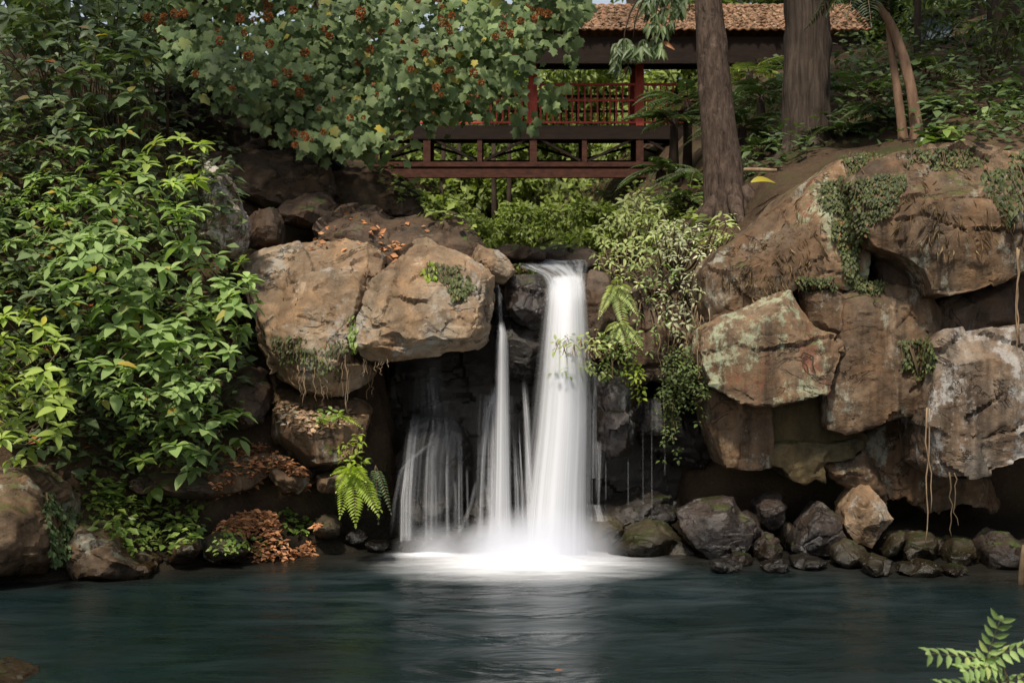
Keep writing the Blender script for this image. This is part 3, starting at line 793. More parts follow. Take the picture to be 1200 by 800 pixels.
# shallow brown margin towards the shores (the bed shows through)
sh = g.maprange(g.math('ADD', g.math('SUBTRACT', sx.outputs[1], g.math('MULTIPLY', g.math('ABSOLUTE', g.math('ADD', sx.outputs[0], -.2)), -.36)), g.math('MULTIPLY', big, .8)), 14.6, 15.9, 0, .6)
c = g.mix(sh, c, (.02, .013, .008))
w1 = g.noise(1.0, 3, .5, g.mapping((.9, 1.7, 1)), .8)
w2 = g.noise(1.0, 4, .6, g.mapping((4, 9, 1)), .4)
nrm = g.bump(g.math('ADD', w1, g.math('MULTIPLY', w2, .10)),   .36, .2)
rough = g.maprange(strk, .3, .8, .24, .38)
M['water'] = g.done(g.bsdf(c, rough, nrm, .5, IOR=1.33))
xs = np.linspace(-12, 12, 97); ys = np.linspace(3, 17.9, 61)
XX, YY = np.meshgrid(xs, ys)
i0 = (np.arange(60)[:, None] * 97 + np.arange(96)[None]).ravel()
tag(build('water', np.stack([XX.ravel(), YY.ravel(), np.zeros(XX.size)], 1), [np.stack([i0, i0 + 1, i0 + 98, i0 + 97], 1)], M['water'], smooth=True, origin=np.zeros(3)), kind='structure')


# ------------------------------------------------------------------ falling water
def fall_mat(name, a0, a1, fu, fv, edge=.18, lo=.35, hi=.7, fadein=.05, fadeout=0.0, seed=0.0, col=(.86, .87, .9)):
    g = NT(name)
    s = g.n('ShaderNodeSeparateXYZ'); g.l(g.tc.outputs['UV'], s.inputs[0])
    u, v = s.outputs[0], s.outputs[1]
    vec = g.mapping((fu, fv, 1), 'UV', loc=(seed, seed * .37, seed))
    n1 = g.noise(1.0, 3, .55, vec)
    n2 = g.noise(1.0, 3, .6, g.mapping((fu * 3.3, fv * .8, 1), 'UV', loc=(seed + 4, 0, seed)))
    nn = g.math('ADD', g.math('MULTIPLY', n1, .68), g.math('MULTIPLY', n2, .32))
    a = g.maprange(nn, lo, hi, a0, a1)
    eu = g.math('MINIMUM', u, g.math('SUBTRACT', 1.0, u))
    eu = g.math('ADD', eu, g.math('MULTIPLY', g.math('SUBTRACT', n2, .5), edge * .7))
    a = g.math('MULTIPLY', a, g.maprange(eu, 0, edge))
    if fadein: a = g.math('MULTIPLY', a, g.maprange(v, 0, fadein))
    if fadeout: a = g.math('MULTIPLY', a, g.maprange(v, 1 - fadeout, 1.0, 1, 0))
    b = g.bsdf(g.ramp(n1, [(.3, tuple(x * .8 for x in col)), (.62, col)]), .55, None, .25)
    t = g.n('ShaderNodeBsdfTranslucent'); t.inputs[0].default_value = (*col, 1)
    m = g.n('ShaderNodeMixShader'); m.inputs[0].default_value = .4; g.l(b.outputs[0], m.inputs[1]); g.l(t.outputs[0], m.inputs[2])
    tr = g.n('ShaderNodeBsdfTransparent'); mx = g.n('ShaderNodeMixShader')
    g.l(a, mx.inputs[0]); g.l(tr.outputs[0], mx.inputs[1]); g.l(m.outputs[0], mx.inputs[2])
    return g.done(mx)


def curtain(name, rows, mat, parent, nu=14, nv=40, belly=.12, dY=0.0, wob=.02, seed=0):
    """rows: (left px, right px, py, Y) from the lip down; a curved sheet of water bellied towards the viewer"""
    rows = np.array(rows, float); t = np.linspace(0, 1, len(rows)); tt = np.linspace(0, 1, nv + 1)
    rr = np.stack([np.interp(tt, t, rows[:, k]) for k in range(4)], 1)
    for _ in range(3): rr[1:-1] = .25 * rr[:-2] + .5 * rr[1:-1] + .25 * rr[2:]
    V, UV = [], []
    for j in range(nv + 1):
        l, r, y, Y = rr[j]
        for i in range(nu + 1):
            u = i / nu
            d = Y + dY - belly * math.sin(math.pi * u) * min(1, .3 + tt[j] * 2)
            V.append(P(l + (r - l) * u, y, Y) + np.array([0, d - Y, 0])); UV.append((u, tt[j]))
    V = np.array(V)
    if wob: V[:, 1] += wob * fbm(np.stack([V[:, 0] * 7, V[:, 2] * .7, V[:, 0] * 0 + seed], 1), 2, seed)
    i0 = (np.arange(nv)[:, None] * (nu + 1) + np.arange(nu)[None]).ravel()
    return build(name, V, [np.stack([i0, i0 + 1, i0 + nu + 2, i0 + nu + 1], 1)], mat, parent, smooth=True, uv=np.array(UV))


W_core = fall_mat('falling_water', .88, 1.0, 2.6, .2, .22, .3, .6, .09, seed=1)
W_mid = fall_mat('falling_water_loose', .35, .9, 3.6, .3, .34, .3, .68, .12, seed=5)
W_veil = fall_mat('water_veil', .0, .42, 7.0, .35, .34, .4, .76, .06, seed=9)
W_str2 = fall_mat('water_strand_soft', .02, .36, 2.5, .5, .5, .32, .7, .35, .04, seed=29)
W_str3 = fall_mat('water_strand_bright', .25, .8, 2.5, .5, .5, .3, .66, .3, .04, seed=33)
W_thin = fall_mat('water_veil_thin', .0, .2, 6.0, .35, .3, .36, .74, .2, .2, seed=13)
W_strand = fall_mat('water_strand', .02, .17, 1.5, .6, .5, .35, .65, .2, .3, seed=17)
W_ramp = fall_mat('rushing_water', .15, .85, 6.0, 1.3, .25, .36, .62, .02, seed=21, col=(.7, .73, .77))

wf = thing('waterfall', P(645, 650, 15.1) * np.array([1, 1, 0]), 'tall white main waterfall pouring into the middle of the pool', 'waterfall')
curtain('main_curtain', [(644, 684, 322, 16.5), (640, 687, 332, 16.1), (638, 688, 350, 15.75), (632, 691, 420, 15.45), (624, 691, 500, 15.3), (614, 686, 580, 15.2), (607, 687, 655, 15.1)], W_core, wf, belly=.28)
curtain('loose_curtain', [(645, 684, 318, 16.5), (636, 690, 345, 15.7), (627, 696, 420, 15.35), (618, 698, 500, 15.2), (606, 698, 580, 15.08), (597, 700, 655, 15.0)], W_mid, wf, belly=.3, seed=3)
curtain('lip_sheet', [(585, 692, 304, 18.8), (596, 694, 309, 18.2), (612, 692, 315, 17.4), (632, 690, 322, 16.6), (638, 689, 332, 16.0), (638, 688, 352, 15.7)], W_ramp, wf, nv=40, belly=.06, wob=.06)
curtain('side_spurt', [(680, 690, 405, 15.45), (686, 700, 428, 15.4), (692, 702, 445, 15.4), (690, 700, 480, 15.4), (690, 699, 560, 15.35)], W_veil, wf, nu=6, belly=.03)
curtain('side_spurt', [(686, 697, 412, 15.5), (682, 690, 440, 15.4), (680, 687, 480, 15.35), (680, 690, 530, 15.3)], W_strand, wf, nu=6, belly=.03)

cas = thing('cascade', P(580, 640, 15.5) * np.array([1, 1, 0]), 'narrow white cascade dropping left of the main waterfall', 'waterfall')
curtain('upper_stream', [(583, 588, 335, 15.7), (583, 589, 360, 15.6), (584, 592, 395, 15.5)], W_str2, cas, nu=6, belly=.05)
curtain('core_stream', [(583, 591, 375, 15.52), (580, 597, 400, 15.4), (577, 599, 490, 15.3), (575, 600, 560, 15.25), (570, 603, 645, 15.2)], W_mid, cas, nu=6, belly=.06, seed=8)
curtain('spread_veil', [(556, 606, 460, 15.6), (554, 607, 490, 15.5), (552, 608, 540, 15.45), (548, 610, 600, 15.35), (543, 614, 645, 15.2)], W_veil, cas, belly=.15)
curtain('spread_veil', [(576, 590, 450, 15.55), (564, 580, 480, 15.45), (558, 574, 540, 15.4), (556, 572, 590, 15.35), (554, 574, 640, 15.25)], W_veil, cas, belly=.12, seed=5)
curtain('slanting_jet', [(556, 562, 560, 15.35), (548, 556, 590, 15.25), (538, 547, 615, 15.15), (528, 540, 632, 15.1)], W_strand, cas, nu=5, belly=.02)
curtain('slanting_jet', [(563, 571, 560, 15.3), (568, 576, 585, 15.2), (574, 582, 610, 15.1), (578, 588, 640, 15.05)], W_strand, cas, nu=5, belly=.02)

rs = np.random.default_rng(41)
for k in range(18):
    xt = rs.uniform(552, 618); y0 = rs.uniform(455, 540) if xt < 580 else rs.uniform(430, 510); wd = rs.uniform(3, 11); dx = (xt - 590) * rs.uniform(.05, .3); Yk = 15.55 - rs.uniform(0, .25)
    curtain('water_strand', [(xt, xt + wd * .6, y0, Yk), (xt + dx * .4, xt + dx * .4 + wd, y0 + 50, Yk - .08), (xt + dx * .7, xt + dx * .7 + wd * 1.2, 570, Yk - .15), (xt + dx, xt + dx + wd * 1.6, 645, Yk - .25)], W_str3 if k % 3 == 0 else W_str2, cas, nu=5, nv=24, belly=.03, seed=k)
ve = thing('water_veil', P(505, 640, 15.5) * np.array([1, 1, 0]), 'thin grey veil of water over the round wet rock', 'waterfall')
curtain('falling_mist', [(486, 516, 412, 15.9), (482, 524, 450, 15.7), (478, 534, 490, 15.55)], W_thin, ve, belly=.05)
curtain('rock_veil', [(488, 530, 478, 15.9), (476, 545, 498, 15.5), (468, 540, 530, 15.4), (462, 540, 580, 15.3), (456, 545, 635, 15.2)], W_thin, ve, belly=.2)
curtain('left_strand', [(480, 496, 480, 15.5), (474, 494, 510, 15.35), (468, 490, 570, 15.2), (466, 490, 632, 15.1)], W_str2, ve, nu=8, belly=.08, seed=6)
curtain('arching_jet', [(504, 512, 515, 15.3), (484, 494, 532, 15.2), (466, 474, 550, 15.15), (459, 466, 590, 15.1), (455, 464, 630, 15.1)], W_strand, ve, nu=5, belly=.02)
for k in range(9):
    t_ = rs.uniform(-1, 1) if k % 3 else rs.uniform(-1, -.3); xt = 506 + 30 * t_; y0 = 474 + 22 * t_ * t_ + rs.uniform(-12, 34); wd = rs.uniform(3, 9); dx = 9 * t_ * rs.uniform(.3, 1.3) - 4; Yk = 15.5 + .2 * abs(t_)
    curtain('water_strand', [(xt, xt + wd * .6, y0, Yk), (xt + dx * .6, xt + dx * .6 + wd, y0 + 40, Yk - .12), (xt + dx * .9, xt + dx * .9 + wd, 585, Yk - .25), (xt + dx, xt + dx + wd * 1.3, 637, Yk - .33)], W_str3 if k % 6 == 0 else W_str2, ve, nu=5, nv=24, belly=.03, seed=20 + k)
for (a, b, y0) in ((520, 525, 540), (530, 536, 560), (508, 512, 550), (545, 549, 545)):
    curtain('strand', [(a, b, y0, 15.25), (a + 1, b + 1, 590, 15.15), (a - 1, b + 3, 632, 15.1)], W_strand, ve, nu=4, belly=.01)

tr_ = thing('water_trickles', P(720, 620, 15.4) * np.array([1, 1, 0]), 'fine trickles dripping off the dark block right of the main waterfall', 'waterfall')
for (a, b, y0, y1) in ((697, 702, 420, 600), (693, 696, 520, 610), (709, 712, 538, 590), (735, 738, 535, 600), (753, 755, 490, 610), (763, 766, 500, 615), (778, 781, 510, 560)):
    curtain('strand', [(a, a + (b - a) * .6, y0, 15.45), (a, a + (b - a) * .6, (y0 + y1) / 2, 15.35), (a - .5, b, y1, 15.3)], W_strand, tr_, nu=4, belly=.01)
curtain('fan_spout', [(690, 712, 515, 15.4), (696, 708, 545, 15.35), (699, 704, 580, 15.3), (699, 703, 615, 15.3)], W_veil, tr_, nu=6, belly=.02)
curtain('rock_sheet', [(745, 785, 465, 16.1), (742, 788, 485, 16.0), (744, 786, 510, 16.0)], W_thin, tr_, nu=6, belly=.05)
curtain('low_spill', [(684, 712, 590, 15.25), (686, 716, 603, 15.05), (686, 718, 610, 14.95)], W_veil, tr_, nu=8, belly=.04)

# foam and spray at the foot of the falls
g = NT('foam')
s = g.n('ShaderNodeSeparateXYZ'); g.l(g.tc.outputs['UV'], s.inputs[0])
rr_ = s.outputs[0]
nz = g.noise(1.0, 6, .65, g.mapping((1.3, 4.5, 1)), .5)
fr_ = g.math('SUBTRACT', 1.04, g.math('ADD', rr_, g.math('MULTIPLY', g.math('SUBTRACT', nz, .5), .55)), clamp=True)
a = g.math('MULTIPLY', g.math('MULTIPLY', g.math('POWER', fr_, 1.9), 1.5), g.maprange(rr_, .8, 1.0, 1.0, 0.0), clamp=True)
b = g.bsdf((.88, .89, .92), .6, None, .2)
t = g.n('ShaderNodeBsdfTransparent'); mx = g.n('ShaderNodeMixShader'); g.l(a, mx.inputs[0]); g.l(t.outputs[0], mx.inputs[1]); g.l(b.outputs[0], mx.inputs[2])
M['foam'] = g.done(mx)


def foam_patch(name, cx, cy, rx, ry, z, h, parent):
    V, UV = [(cx, cy, z + h)], [(0, 0)]
    nr, na = 16, 48
    for k in range(1, nr + 1):
        r = k / nr
        for j in range(na):
            th = 2 * math.pi * j / na
            V.append((cx + rx * r * math.cos(th), cy + ry * r * math.sin(th), z + h * math.exp(-(r * 2.6) ** 2))); UV.append((r, th))
    tri = [(0, 1 + j, 1 + (j + 1) % na) for j in range(na)]
    q = [(1 + (k - 1) * na + j, 1 + k * na + j, 1 + k * na + (j + 1) % na, 1 + (k - 1) * na + (j + 1) % na) for k in range(1, nr) for j in range(na)]
    V = np.array(V); V[:, 2] += .05 * h * fbm(V * 6, 2, 3)
    return build(name, V, [np.array(tri), np.array(q)], M['foam'], parent, smooth=True, uv=np.array(UV))


fc = P(632, 652, 14.9)
foam_patch('foam', .1, 14.45, 1.95, 1.6, .006, .03, wf)
foam_patch('foam', .3, 14.8, 1.1, .9, .014, .05, wf)
foam_patch('foam', -.95, 14.95, .65, .35, .008, .03, ve)

g = NT('spray')
gr = g.n('ShaderNodeTexGradient', gradient_type='SPHERICAL'); g.l(g.mapping((1, 1, 1)), gr.inputs[0])
d = g.math('MULTIPLY', g.math('POWER', gr.outputs['Fac'], 1.3), 5.0)
vol = g.n('ShaderNodeVolumePrincipled'); vol.inputs['Color'].default_value = (.95, .96, 1, 1); vol.inputs['Anisotropy'].default_value = .2
g.l(d, vol.inputs['Density']); g.l(vol.outputs[0], g.out.inputs['Volume'])
M['spray'] = g.m


def spray(cx, cy, cz, rx, ry, rz, parent):
    me = bpy.data.meshes.new('spray'); bm = bmesh.new(); bmesh.ops.create_icosphere(bm, subdivisions=3, radius=1); bm.to_mesh(me); bm.free()
    o = link_mesh('spray', me, M['spray'], parent)
    o.location = np.array([cx, cy, cz]) - np.array(parent.location); o.scale = (rx, ry, rz)
    return o


spray(.36, 14.8, .08, 1.0, .7, .58, wf)
spray(-.22, 14.95, .05, .55, .45, .45, cas)
spray(-.85, 15.05, .02, .6, .35, .4, ve)

# ------------------------------------------------------------------ footbridge
M['red'] = plain_mat('red_paint', (.26, .04, .028), (.46, .085, .055), 9, (1, 1, .5), .6, .2, .005)
M['rust'] = plain_mat('rusty_steel', (.024, .012, .009), (.095, .034, .02), 5, (1, 3, 3), .8, .3, .01)
M['beam'] = plain_mat('old_beam', (.008, .005, .004), (.026, .015, .010), 5, (.5, 3, 3), .85, .4, .01)
M['tile'] = plain_mat('clay_tile', (.14, .07, .04), (.3, .17, .10), 8, (1, 1, 1), .9, .4, .01)
BY, BW = 32.0, 1.7


def bx(px): return (px - CX) / F * BY
def bz(py): return CAMZ - (py - CY) / F * BY


x0, x1 = bx(425), bx(992)
br = thing('footbridge', ((x0 + x1) / 2, BY, bz(208)), 'covered footbridge with red railing, steel truss and tiled roof spanning the ravine', 'footbridge')
zd, zb = bz(147), bz(163)
Boxes().box((x0, BY + .21, zd - .09), (x1, BY + BW - .21, zd)).build('deck', M['beam'], br)
for yy in (BY, BY + BW - .2):
    Boxes().box((x0, yy, zb + (yy - BY) * .1), (x1, yy + .2, zd - .002)).build('deck_beam', M['beam'], br)
    lift = (yy - BY) * .17
    Boxes().box((x0, yy, bz(208) + lift), (x1, yy + .16, bz(198) + lift)).build('bottom_chord', M['rust'], br)
    Boxes().box((x0, yy + .02, bz(195) + lift), (x1, yy + .13, bz(189.5) + lift)).build('upper_chord', M['rust'], br)
    for px in (440, 500, 562, 625, 685, 750, 805, 865, 925, 985):
        w = .09 if px in (625, 750, 500, 865) else .06
        Boxes().box((bx(px) - w, yy + .025, bz(189.4) + lift), (bx(px) + w, yy + .125, zb + lift * .5 - .002)).build('truss_post', M['rust'], br)
    nodes = [440, 500, 562, 625, 685, 750, 805, 865, 925, 985]
    for k in range(len(nodes) - 1):
        top = k % 2 == 1
        a, b = (bx(nodes[k]) + .1, yy + .075), (bx(nodes[k + 1]) - .1, yy + .075)
        za, zb_ = (zb + .04, bz(188) + lift) if top else (bz(188) + lift, zb + .04)
        Boxes().bar((a[0], a[1], za), (b[0], b[1], zb_), .06, .07).build('diagonal_brace', M['beam'], br)
for px in (500, 625, 750, 865, 985):
    for yy in (BY + .02, BY + BW - .14):
        Boxes().box((bx(px) - .1, yy, zd + .002), (bx(px) + .1, yy + .12, bz(66))).build('roof_post', M['red'], br)
zr = bz(97)
for fi, yy in enumerate((BY + .05, BY + BW - .1)):
    rl = Boxes().box((x0, yy, zr - .06), (x1, yy + .06, zr)).box((x0, yy + .01, bz(117) - .03), (x1, yy + .05, bz(117) + .03)).box((x0, yy + .01, zd + .06), (x1, yy + .05, zd + .11)).build('railing', M['red'] if fi == 0 else M['rust'], br)
    if fi == 0: bxs = np.concatenate([np.arange(bx(530), bx(796), .158), np.arange(bx(950), bx(990), .158)])
    else: bxs = np.arange(bx(520), bx(800), .2)
    for x in bxs:
        Boxes().box((x - .02, yy + .015, zd + .112), (x + .02, yy + .045, zr - .062)).build('baluster', M['red'] if fi == 0 else M['rust'], rl)
# roof
rx0, rx1 = bx(560) - .3, P(1020, 0, 31.1)[0]
ye, yr, ze, zri = 31.0, BY + BW / 2, P(0, 36, 31.0)[2], P(0, 12, 33.1)[2]
Boxes().box((rx0 + .1, 31.2, ze - .75), (rx1 - .2, 31.32, ze - .1)).build('fascia', M['beam'], br)
Boxes().box((rx0 + .1, BY + .0, bz(65)), (rx1 - .2, BY + .14, bz(52))).build('roof_beam', M['beam'], br)
Boxes().box((rx0 + .1, BY + BW - .15, bz(65)), (rx1 - .2, BY + BW - .01, bz(52))).build('roof_beam', M['beam'], br)
nxr, nyr = 420, 28
for side in (0, 1):
    V = []
    for j in range(nyr + 1):
        t = j / nyr
        for i in range(nxr + 1):
            x = rx0 + (rx1 - rx0) * i / nxr
            y = ye + (yr - ye) * t if side == 0 else 2 * yr - ye + (ye - yr) * t
            z = ze + (zri - ze) * t + .045 * abs(math.sin(x * math.pi / .22)) + .03 * (1 - (t * 7 % 1)) + (.001 if side else 0)
            V.append((x, y, z))
    i0 = (np.arange(nyr)[:, None] * (nxr + 1) + np.arange(nxr)[None]).ravel()
    o = build('roof', np.array(V), [np.stack([i0, i0 + 1, i0 + nxr + 2, i0 + nxr + 1], 1)], M['tile'], br, smooth=True)
    sm_ = o.modifiers.new('thick', 'SOLIDIFY'); sm_.thickness = .05; sm_.offset = -1
# ------------------------------------------------------------------ foliage materials
LM = {
    'shrub': leaf_mat('shrub_leaf', (.125, .205, .055), (.30, .405, .145), .6, .4, .4, .02, (.4, .3, .05)),
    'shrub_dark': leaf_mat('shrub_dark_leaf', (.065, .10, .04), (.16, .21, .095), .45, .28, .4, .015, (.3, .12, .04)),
    'bright': leaf_mat('bright_leaf', (.21, .30, .05), (.38, .47, .11), .5, .42, .4, .02, (.4, .35, .05)),
    'blue': leaf_mat('grey_green_leaf', (.07, .112, .04), (.18, .24, .095), .62, .3, .35, .015, (.45, .33, .04)),
    'fern': leaf_mat('fern_leaf', (.2, .27, .03), (.31, .40, .05), .45, .4, .3),
    'fern_dark': leaf_mat('dark_fern_leaf', (.05, .085, .03), (.11, .155, .06), .5, .3, .3),
    'pale': leaf_mat('pale_leaf', (.24, .30, .09), (.42, .47, .19), .5, .35, .3, .02, (.4, .36, .08)),
    'white': leaf_mat('whitish_leaf', (.3, .34, .18), (.56, .58, .37), .55, .3, .3, .02, (.4, .36, .08)),
    'creeper': leaf_mat('creeper_leaf', (.03, .042, .012), (.10, .115, .035), .55, .2, .25, .04, (.2, .1, .04)),
    'cover': leaf_mat('cover_leaf', (.09, .15, .03), (.2, .27, .06), .4, .3, .4),
    'forest': leaf_mat('forest_leaf', (.05, .08, .022), (.14, .19, .055), .5, .35, .3),
    'forest_light': leaf_mat('light_forest_leaf', (.13, .185, .04), (.29, .35, .10), .5, .4, .3),
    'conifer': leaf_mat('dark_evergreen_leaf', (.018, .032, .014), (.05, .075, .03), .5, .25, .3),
    'litter': leaf_mat('dead_leaf', (.2, .085, .04), (.56, .27, .13), .8, .1, .1, .05, (.55, .38, .2)),
    'litter_pale': leaf_mat('pale_dead_leaf', (.2, .12, .07), (.5, .35, .23), .8, .1, .1, .05, (.6, .5, .36)),
    'litter_roof': leaf_mat('roof_leaf', (.11, .065, .04), (.30, .195, .125), .85, .1, .1),
    'flower': leaf_mat('dry_flower', (.16, .06, .022), (.36, .14, .055), .8, .2, .1, .04, (.4, .26, .12)),
    'straw': leaf_mat('dry_grass', (.16, .11, .06), (.32, .23, .13), .85, .2, .1),
    'yellow': leaf_mat('yellow_leaf', (.36, .3, .03), (.45, .37, .04), .5, .3, .3),
}
M['stem'] = plain_mat('stem', (.05, .035, .02), (.17, .12, .07), 12, (1, 1, .4), .8, .4, .005)
M['twig'] = plain_mat('pale_twig', (.15, .1, .06), (.33, .23, .14), 12, (1, 1, .4), .8, .4, .005)


def bark_mat(name, c1, c2, sc_, st, bump=.9, pale=None):
    g = NT(name)
    v = g.mapping((1, 1, st))
    n1 = g.noise(sc_, 8, .7, v, .5); n2 = g.noise(2.0, 5, .6)
    c = g.ramp(n1, [(.3, c1), (.68, c2)])
    c = g.mix(.8, c, g.ramp(n2, [(.3, .7), (.7, 1.25)]), 'MULTIPLY')
    if pale: c = g.mix(g.maprange(g.noise(3.0, 6, .7), .6, .7, 0, .6), c, pale)
    return g.done(g.bsdf(c, .92, g.bump(n1, bump, .05), .1))


M['bark_smooth'] = bark_mat('smooth_bark', (.02, .013, .010), (.14, .10, .077), 16, .3, 1.0, (.26, .2, .16))
M['bark_fibre'] = bark_mat('fibrous_bark', (.015, .011, .009), (.115, .087, .068), 13, .06, 1.0)
M['bark_thin'] = bark_mat('tan_bark', (.12, .07, .045), (.30, .19, .125), 8, .2, .6)
M['bark_dark'] = bark_mat('dark_bark', (.02, .014, .011), (.07, .05, .038), 7, .2, .8)


def ellipse_pts(cx, cy, rx, ry, n, mind, rng):
    out = []
    for _ in range(n * 40):
        a = rng.uniform(0, 2 * math.pi); r = math.sqrt(rng.uniform())
        q = (cx + rx * r * math.cos(a), cy + ry * r * math.sin(a))
        if all((q[0] - o[0]) ** 2 + ((q[1] - o[1]) * 1.3) ** 2 > mind * mind for o in out): out.append(q)
        if len(out) >= n: break
    return out


def rosette(L, c, up, n, ln, w, rng, droop=(-.25, .45)):
    up = up / np.linalg.norm(up)
    a = np.cross(up, [.3, .9, .1]); a /= np.linalg.norm(a); b = np.cross(up, a)
    ph = rng.uniform(0, 6.28)
    for k in range(n):
        th = ph + k * 2.399963
        el = droop[1] - (droop[1] - droop[0]) * (1 - k / n) + rng.normal(0, .12)
        out = a * math.cos(th) + b * math.sin(th)
        d = out * math.cos(el) + up * math.sin(el)
        nn = up * math.cos(el) - out * math.sin(el) + rng.normal(0, .12, 3)
        s = ln * rng.uniform(.65, 1.15) * (1 - .25 * k / n)
        L.add(c + out * .015 - up * .05 * (1 - k / n), d, nn, s, w / ln * s)


def shrub(name, label, cat, blobs, mat, ln=.21, w=.08, nl=9, tmpl=T_EL, group=None, seed=0, depth=.55, mind=30, stem='stem', back=1.0, up=(0, -.28, 1)):
    """blobs: (cx, cy, rx, ry, Y, n) of shoot tips; every tip carries a whorl of leaves on its own stem"""
    rng = np.random.default_rng(1000 + seed)
    tips = []
    for (cx, cy, rx, ry, Y, n) in blobs:
        for (x, y) in ellipse_pts(cx, cy, rx, ry, n, mind, rng):
            v = (y - cy) / ry
            tips.append(P(x, y, Y - .25 * v + rng.uniform(-depth, depth)))
    tips = np.array(tips)
    c = tips.mean(0)
    cx0, cy0 = np.mean([q[0] for q in blobs]), np.mean([q[1] + q[3] * .4 for q in blobs])
    h = hit(cx0, cy0)
    if h is not None and h[0][1] - c[1] < 2.2: base = h[0] + np.array([0, .04, -.03])
    else:
        dd = drop(c[0], c[1] + .6)
        base = dd[0] - np.array([0, 0, .05]) if dd is not None and tips[:, 2].min() - dd[0][2] < 2.0 else np.array([c[0], c[1] + 1.0, tips[:, 2].min() - .3])
    t = thing(name, base, label, cat, group)
    L = Leaves(tmpl); T = Tubes()
    for p in tips:
        u = np.array(up, float) + rng.normal(0, .22, 3)
        u[0] += np.clip((p[0] - c[0]) * .25, -.3, .3)
        s = rng.uniform(.75, 1.2)
        rosette(L, p, u, int(nl * rng.uniform(.8, 1.25)), ln * s, w * s, rng)
        un = u / np.linalg.norm(u)
        q = p - un * .28 * s + np.array([0, .14, 0])
        rosette(L, q, u, max(4, nl // 2), ln * s * .95, w * s, rng, (-.5, .0))
        st = base + np.array([(p[0] - base[0]) * .5, rng.uniform(0, .15), (p[2] - base[2]) * .3 * (p[2] < base[2] + 1)])
        mid = (st + p) / 2; mid[2] = p[2] - .3 if p[2] > st[2] else p[2] + .25
        T.add(bez(st, mid, p - un * .05, 6), np.linspace(.013, .005, 6), 5)
    L.build('foliage', LM[mat], t); T.build('stem', M[stem], t)
    return t


SG = 'leafy shrubs on the left bank'
SH = [
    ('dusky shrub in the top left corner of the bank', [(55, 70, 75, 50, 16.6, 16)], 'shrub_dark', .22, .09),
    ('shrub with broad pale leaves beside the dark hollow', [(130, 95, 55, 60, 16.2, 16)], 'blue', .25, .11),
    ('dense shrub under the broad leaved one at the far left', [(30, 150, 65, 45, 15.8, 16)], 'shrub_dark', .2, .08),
    ('mid green shrub filling the upper middle of the bank', [(115, 185, 70, 40, 15.4, 20)], 'shrub', .21, .08),
    ('light green shrub with upright tips just above the whitened slab', [(205, 185, 38, 30, 14.7, 14)], 'bright', .19, .06),
    ('large shrub at the left edge with dark gaps between its shoots', [(45, 245, 75, 45, 14.9, 18)], 'shrub', .21, .08),
    ('spreading light green shrub left of the whitened slab', [(165, 240, 70, 40, 14.5, 22), (212, 235, 14, 34, 14.5, 5)], 'shrub', .21, .07),
    ('shadowed shrub at the left edge above the yellowish bush', [(30, 320, 50, 40, 14.3, 10)], 'shrub_dark', .2, .08),
    ('wide shrub with layered leaves at the middle of the bank', [(120, 315, 75, 45, 14.1, 22)], 'shrub', .22, .08),
    ('shrub reaching right toward the tan boulders', [(235, 325, 55, 40, 14.3, 18), (275, 345, 22, 25, 14.3, 5)], 'shrub', .2, .08),
    ('broad leaved shrub hanging over the dark recess', [(140, 390, 75, 38, 13.7, 22)], 'shrub', .23, .09),
    ('shrub with drooping outer leaves beside the dark brown boulder', [(245, 385, 48, 40, 14.1, 14)], 'shrub', .21, .08),
    ('bright yellow green bush in the sun at the left edge', [(20, 400, 55, 45, 13.1, 18)], 'bright', .2, .065),
    ('second yellow green bush overhanging the lower left bank', [(25, 475, 55, 40, 12.9, 16)], 'bright', .2, .07),
    ('lower shrub with bare hanging twigs over the recess', [(175, 445, 75, 24, 13.8, 10)], 'shrub', .22, .09),
    ('lowest hanging shrub over the smooth grey slab', [(225, 500, 40, 32, 13.9, 7)], 'shrub', .22, .1),
    ('small glossy shrub low in the dark recess', [(165, 520, 28, 24, 14.2, 6)], 'cover', .17, .08),
    ('sparse shrub in the gap above the round corner boulder', [(85, 440, 40, 40, 14.3, 9)], 'shrub_dark', .21, .08),
    ('shrub at the very left edge below the corner plant', [(-30, 110, 40, 50, 16.2, 12)], 'shrub_dark', .21, .08),
    ('shrub cut by the left edge beside the large gap rich one', [(-35, 220, 40, 60, 15.0, 14)], 'shrub', .21, .08),
    ('shrub cut by the left edge behind the yellowish bush', [(-40, 330, 40, 50, 14.2, 12)], 'shrub', .21, .08),
    ('shoot of drooping leaves in front of the dark brown boulder', [(285, 478, 18, 14, 14.5, 3)], 'shrub', .22, .09),
]
for k, (lab, bl, mt, ln, w) in enumerate(SH):
    bl = [(a, b, c, d, Y, int(n * 1.2)) for (a, b, c, d, Y, n) in bl]
    if k in (5, 14): bl = [(a, b, c, d, Y, int(n * 1.5)) for (a, b, c, d, Y, n) in bl]; ln, w, nl_ = ln * .68, w * .62, 12
    else: nl_ = 9
    shrub('shrub', lab, 'shrub', bl, mt, ln * 1.02, w * 1.38, nl_, T_EL, SG, k, mind=25 if nl_ == 9 else 18, back=1.0 if bl[0][1] > 100 else 1.4)


# ------------------------------------------------------------------ the big hanging tree over the left bank
def in_poly(poly, n, rng):
    b = np.array(poly); lo, hi = b.min(0), b.max(0); out = []
    while len(out) < n:
        q = rng.uniform(lo, hi, (n * 2, 2)); m = inside(poly, q[:, 0], q[:, 1])
        out += list(q[m])
    return np.array(out[:n])


